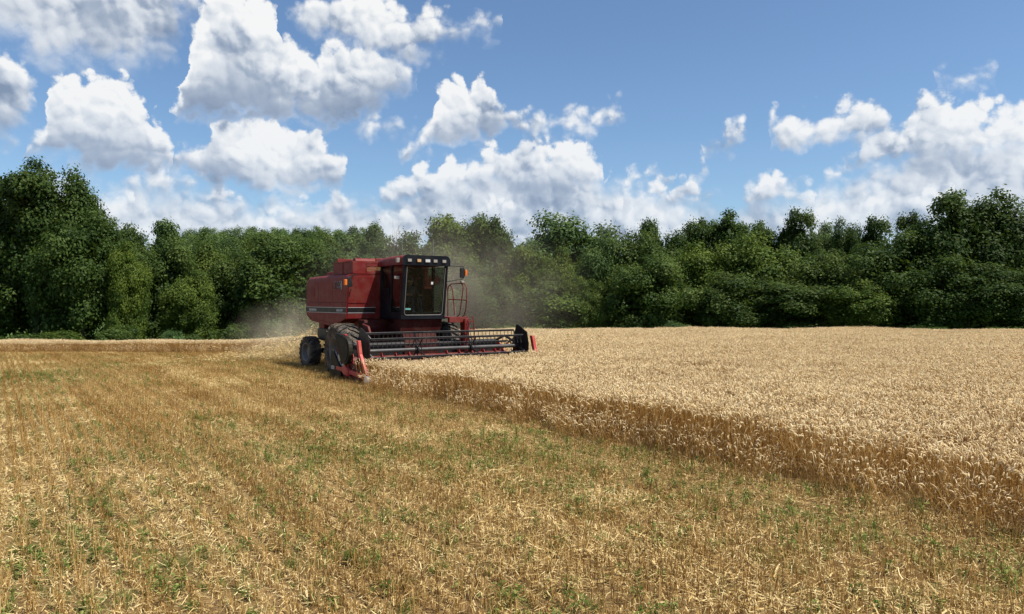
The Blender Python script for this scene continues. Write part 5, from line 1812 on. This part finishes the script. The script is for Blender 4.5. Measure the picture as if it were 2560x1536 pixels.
# green weeds coming up through the stubble
wdm = [weed_mesh(600, 'grass'), weed_mesh(601, 'grass'), weed_mesh(602, 'leafy'), weed_mesh(603, 'leafy'), weed_mesh(604, 'leafy'), weed_mesh(605, 'tall')]
RNG = np.random.default_rng(14)
n = 260000
Y = 3.0 + 45 * RNG.random(n) ** 0.65
X = (RNG.random(n) * 2 - 1) * (0.70 * Y + 2.5)
dens = 0.16 + 0.84 * np.clip((vnoise(X, Y, 0.4, 21) * 0.55 + vnoise(X, Y, 1.3, 22) * 0.45 - 0.44) * 2.6, 0, 1)
dens *= 0.45 + 0.75 * np.exp(-((X + 1.8) / 3.5) ** 2 - ((Y - 9) / 4.5) ** 2) + 0.4 * np.exp(-Y / 12)
dens = np.maximum(dens, 1.9 * np.exp(-(((X + 17.6) / 3.0) ** 2 + ((Y - 24.0) / 2.2) ** 2)))
dens = np.maximum(dens, 0.45 * np.exp(-(((X + 8.5) / 2.5) ** 2 + ((Y - 27.5) / 2.0) ** 2)))
k = (~is_wheat(X, Y)) & is_field(X, Y) & (RNG.random(n) < np.clip(dens * 0.55, 0, 1))
X, Y = X[k], Y[k]
pick = RNG.choice(6, size=len(X), p=[0.27, 0.27, 0.16, 0.15, 0.14, 0.01])
weeds = scatter('weeds', wdm, np.stack([X, Y, terrain(X, Y)], 1), RNG.uniform(0, 6.28, len(X)), RNG.uniform(0.30, 0.85, len(X)), pick,
                'green weeds and grass tufts growing through the stubble')

# ------------------------------------------------------------------ straw spray and dust behind the combine
RNG = np.random.default_rng(31)
n = 22000
d_ = RNG.random(n) ** 0.8
xm = -4.3 - 5.5 * d_
ym = RNG.normal(0, 1, n) * (0.8 + 1.3 * d_)
zz = 1.75 * (1 - d_) ** 1.2 * RNG.random(n) ** 0.8 + 0.30 * RNG.random(n) + 0.25 * np.exp(-(ym / 1.3) ** 2) * RNG.random(n)
px_ = MO[0] + FW[0] * xm + LF[0] * ym
py_ = MO[1] + FW[1] * xm + LF[1] * ym
P0 = np.stack([px_, py_, terrain(px_, py_) + zz], 1)
dirs = RNG.normal(size=(n, 3)) * np.array((1, 1, 0.5))
dirs /= np.linalg.norm(dirs, axis=1)[:, None]
sides = np.cross(dirs, RNG.normal(size=(n, 3)))
sides /= np.linalg.norm(sides, axis=1)[:, None]
v, f, _, k = ribbons(P0, dirs, RNG.normal(0, 0.02, (n, 3)), RNG.uniform(0.05, 0.18, n), RNG.uniform(0.008, 0.016, n), 1, side=sides)
me = array_mesh('straw_spray', v, f, tint=np.repeat(RNG.uniform(0.3, 1, n), k))
spray = link_mesh('straw_spray', me, mat=M_STRAW)
tag(spray, 'golden chopped straw and chaff flying out behind the combine', kind='stuff')


def dust(name, c, r, dens, col, label, scale=0.45):
    bm = bmesh.new()
    bmesh.ops.create_icosphere(bm, subdivisions=3, radius=1.0)
    me = bpy.data.meshes.new(name)
    bm.to_mesh(me)
    bm.free()
    o = link_mesh(name, me)
    o.location = c
    o.scale = r
    m, g, out = material(name)
    tcn = g.n('ShaderNodeTexCoord').outputs['Object']
    ln = g.vm('LENGTH', tcn)
    fall = g.smooth(ln, 1.0, 0.15)
    pos = g.n('ShaderNodeNewGeometry').outputs['Position']
    nz = g.smooth(g.noise(pos, scale, 3.0, 0.55), 0.30, 0.72)
    vol = g.n('ShaderNodeVolumePrincipled')
    vol.inputs['Color'].default_value = (*col, 1)
    vol.inputs['Anisotropy'].default_value = 0.0
    g.put(vol.inputs['Density'], g.m('MULTIPLY', g.m('MULTIPLY', fall, g.m('MULTIPLY_ADD', nz, 0.8, 0.2)), dens))
    g.nt.links.new(vol.outputs[0], out.inputs['Volume'])
    me.materials.append(m)
    tag(o, label, kind='stuff')
    return o


dust('dust_cloud', (-3.2, 35.5, 3.0), (8.0, 4.5, 5.0), 0.065, (0.90, 0.82, 0.68), 'grey-tan dust drifting up behind the combine cab')
dust('chaff_dust', (-9.4, 32.5, 0.9), (3.4, 2.8, 2.1), 0.24, (0.92, 0.83, 0.66), 'thick tan chaff dust at the rear of the combine', 0.9)

# ------------------------------------------------------------------ driver
SKIN = paint('skin', (0.42, 0.24, 0.16), 0.6, dustamt=0.0, wear=0.1)
JEANS = paint('blue_denim', (0.035, 0.055, 0.10), 0.9, dustamt=0.1)
SHIRT = paint('dark_shirt', (0.045, 0.05, 0.055), 0.9, dustamt=0.05)
CAPM = paint('cap_cloth', (0.05, 0.04, 0.035), 0.9, dustamt=0.05)
loc = MO + FW * 0.30 + LF * 0.39
person = empty('person', (loc[0], loc[1], 2.48), COMB_RZ)
tag(person, 'driver in dark shirt and jeans sitting at the wheel inside the cab', 'person')
J = {  # joint: (position from the seat, radius)
    'pelvis': ((0, 0, 0.10), 0.15), 'belly': ((-0.02, 0, 0.28), 0.15), 'chest': ((-0.03, 0, 0.46), 0.17), 'neck0': ((-0.02, 0, 0.60), 0.075),
    'neck1': ((0.0, 0, 0.66), 0.058), 'jaw': ((0.025, 0, 0.72), 0.075), 'head': ((0.02, 0, 0.80), 0.098), 'crown': ((0.01, 0, 0.87), 0.075)}
E_ = [('pelvis', 'belly'), ('belly', 'chest'), ('chest', 'neck0'), ('neck0', 'neck1'), ('neck1', 'jaw'), ('jaw', 'head'), ('head', 'crown')]
for s, sd in ((1, 'l'), (-1, 'r')):
    J['sh' + sd] = ((-0.03, s * 0.19, 0.53), 0.072)
    J['el' + sd] = ((0.16, s * 0.26, 0.30), 0.047)
    J['wr' + sd] = ((0.40, s * 0.19, 0.29), 0.032)
    J['pa' + sd] = ((0.47, s * 0.185, 0.30), 0.036)
    J['hip' + sd] = ((0.06, s * 0.10, 0.09), 0.098)
    J['kn' + sd] = ((0.46, s * 0.15, 0.13), 0.070)
    J['an' + sd] = ((0.56, s * 0.15, -0.36), 0.046)
    J['to' + sd] = ((0.72, s * 0.16, -0.43), 0.040)
    E_ += [('chest', 'sh' + sd), ('sh' + sd, 'el' + sd), ('el' + sd, 'wr' + sd), ('wr' + sd, 'pa' + sd), ('pelvis', 'hip' + sd), ('hip' + sd, 'kn' + sd), ('kn' + sd, 'an' + sd), ('an' + sd, 'to' + sd)]
    for q, (dy, ln_) in enumerate(((-0.030, 0.055), (-0.010, 0.065), (0.010, 0.060), (0.030, 0.048))):
        J['f%d%s' % (q, sd)] = ((0.50, s * 0.185 + dy, 0.285), 0.010)
        J['g%d%s' % (q, sd)] = ((0.50 + ln_ * 0.4, s * 0.185 + dy, 0.255), 0.009)
        E_ += [('pa' + sd, 'f%d%s' % (q, sd)), ('f%d%s' % (q, sd), 'g%d%s' % (q, sd))]
    J['th' + sd] = ((0.46, s * 0.135, 0.28), 0.011)
    E_ += [('pa' + sd, 'th' + sd)]
names = list(J)
me = bpy.data.meshes.new('body')
me.from_pydata([J[k_][0] for k_ in names], [(names.index(a), names.index(b)) for a, b in E_], [])
po = bpy.data.objects.new('body', me)
COL.objects.link(po)
po.parent = person
sk = po.modifiers.new('skin', 'SKIN')
for lay in me.skin_vertices:
    for i, k_ in enumerate(names):
        lay.data[i].radius = (J[k_][1], J[k_][1])
        lay.data[i].use_root = (k_ == 'pelvis')
if not me.skin_vertices:
    bm = bmesh.new()
    bm.from_mesh(me)
    lay = bm.verts.layers.skin.verify()
    bm.verts.ensure_lookup_table()
    for i, k_ in enumerate(names):
        bm.verts[i][lay].radius = (J[k_][1], J[k_][1])
        bm.verts[i][lay].use_root = (k_ == 'pelvis')
    bm.to_mesh(me)
    bm.free()
ss = po.modifiers.new('smooth', 'SUBSURF')
ss.levels = 2
ss.render_levels = 2
m, g, out = material('driver_clothes')
tcn = g.n('ShaderNodeTexCoord').outputs['Object']
sp3 = g.n('ShaderNodeSeparateXYZ')
g.put(sp3.inputs[0], tcn)
c = g.mix(g.m('GREATER_THAN', sp3.outputs[2], 0.17), (0.035, 0.055, 0.10), (0.05, 0.055, 0.06))
c = g.mix(g.m('GREATER_THAN', sp3.outputs[2], 0.62), c, (0.42, 0.24, 0.16))
c = g.mix(g.m('MULTIPLY', g.m('GREATER_THAN', sp3.outputs[0], 0.24), g.m('GREATER_THAN', sp3.outputs[2], 0.22)), c, (0.42, 0.24, 0.16))
c = g.mix(g.m('LESS_THAN', sp3.outputs[2], -0.37), c, (0.03, 0.02, 0.015))
principled(g, out, color=c, rough=0.85)
me.materials.append(m)
cap = MB()
ringn = 14
vs_, fs = [], []
for lv, (rr2, z2) in enumerate(((0.112, 0.815), (0.110, 0.86), (0.085, 0.92), (0.03, 0.945))):
    for q in range(ringn):
        t = 2 * math.pi * q / ringn
        vs_.append((0.012 + rr2 * math.cos(t), rr2 * 0.9 * math.sin(t), z2))
for lv in range(3):
    for q in range(ringn):
        fs.append((lv * ringn + q, lv * ringn + (q + 1) % ringn, (lv + 1) * ringn + (q + 1) % ringn, (lv + 1) * ringn + q))
fs.append(tuple(range(3 * ringn, 4 * ringn)))
cap.add(vs_, fs)
cap.add([(0.10, -0.075, 0.822), (0.10, 0.075, 0.822), (0.205, 0.045, 0.808), (0.205, -0.045, 0.808), (0.10, -0.075, 0.834), (0.10, 0.075, 0.834), (0.205, 0.045, 0.815), (0.205, -0.045, 0.815)],
        [(0, 1, 2, 3), (7, 6, 5, 4), (0, 4, 5, 1), (1, 5, 6, 2), (2, 6, 7, 3), (3, 7, 4, 0)])
cap.build('cap', CAPM, person, smooth=True)
face = MB()
face.add([(0.118, -0.013, 0.765), (0.118, 0.013, 0.765), (0.105, 0.0, 0.805), (0.145, 0.0, 0.768)], [(0, 1, 3), (0, 3, 2), (1, 2, 3), (0, 2, 1)])
face.build('nose', SKIN, person)
for s in (-1, 1):
    MB().cyl((0.108, s * 0.036, 0.80), (1, s * 0.3, 0), 0.012, 0.006, 8).build('eye', DARKTXT, person)
    MB().cyl((0.015, s * 0.098, 0.785), (0, 1, 0), 0.028, 0.010, 10).build('ear', SKIN, person)
MB().box(0.098, 0.108, -0.025, 0.025, 0.728, 0.736).build('mouth', paint('lips', (0.25, 0.10, 0.08), 0.6, dustamt=0), person)
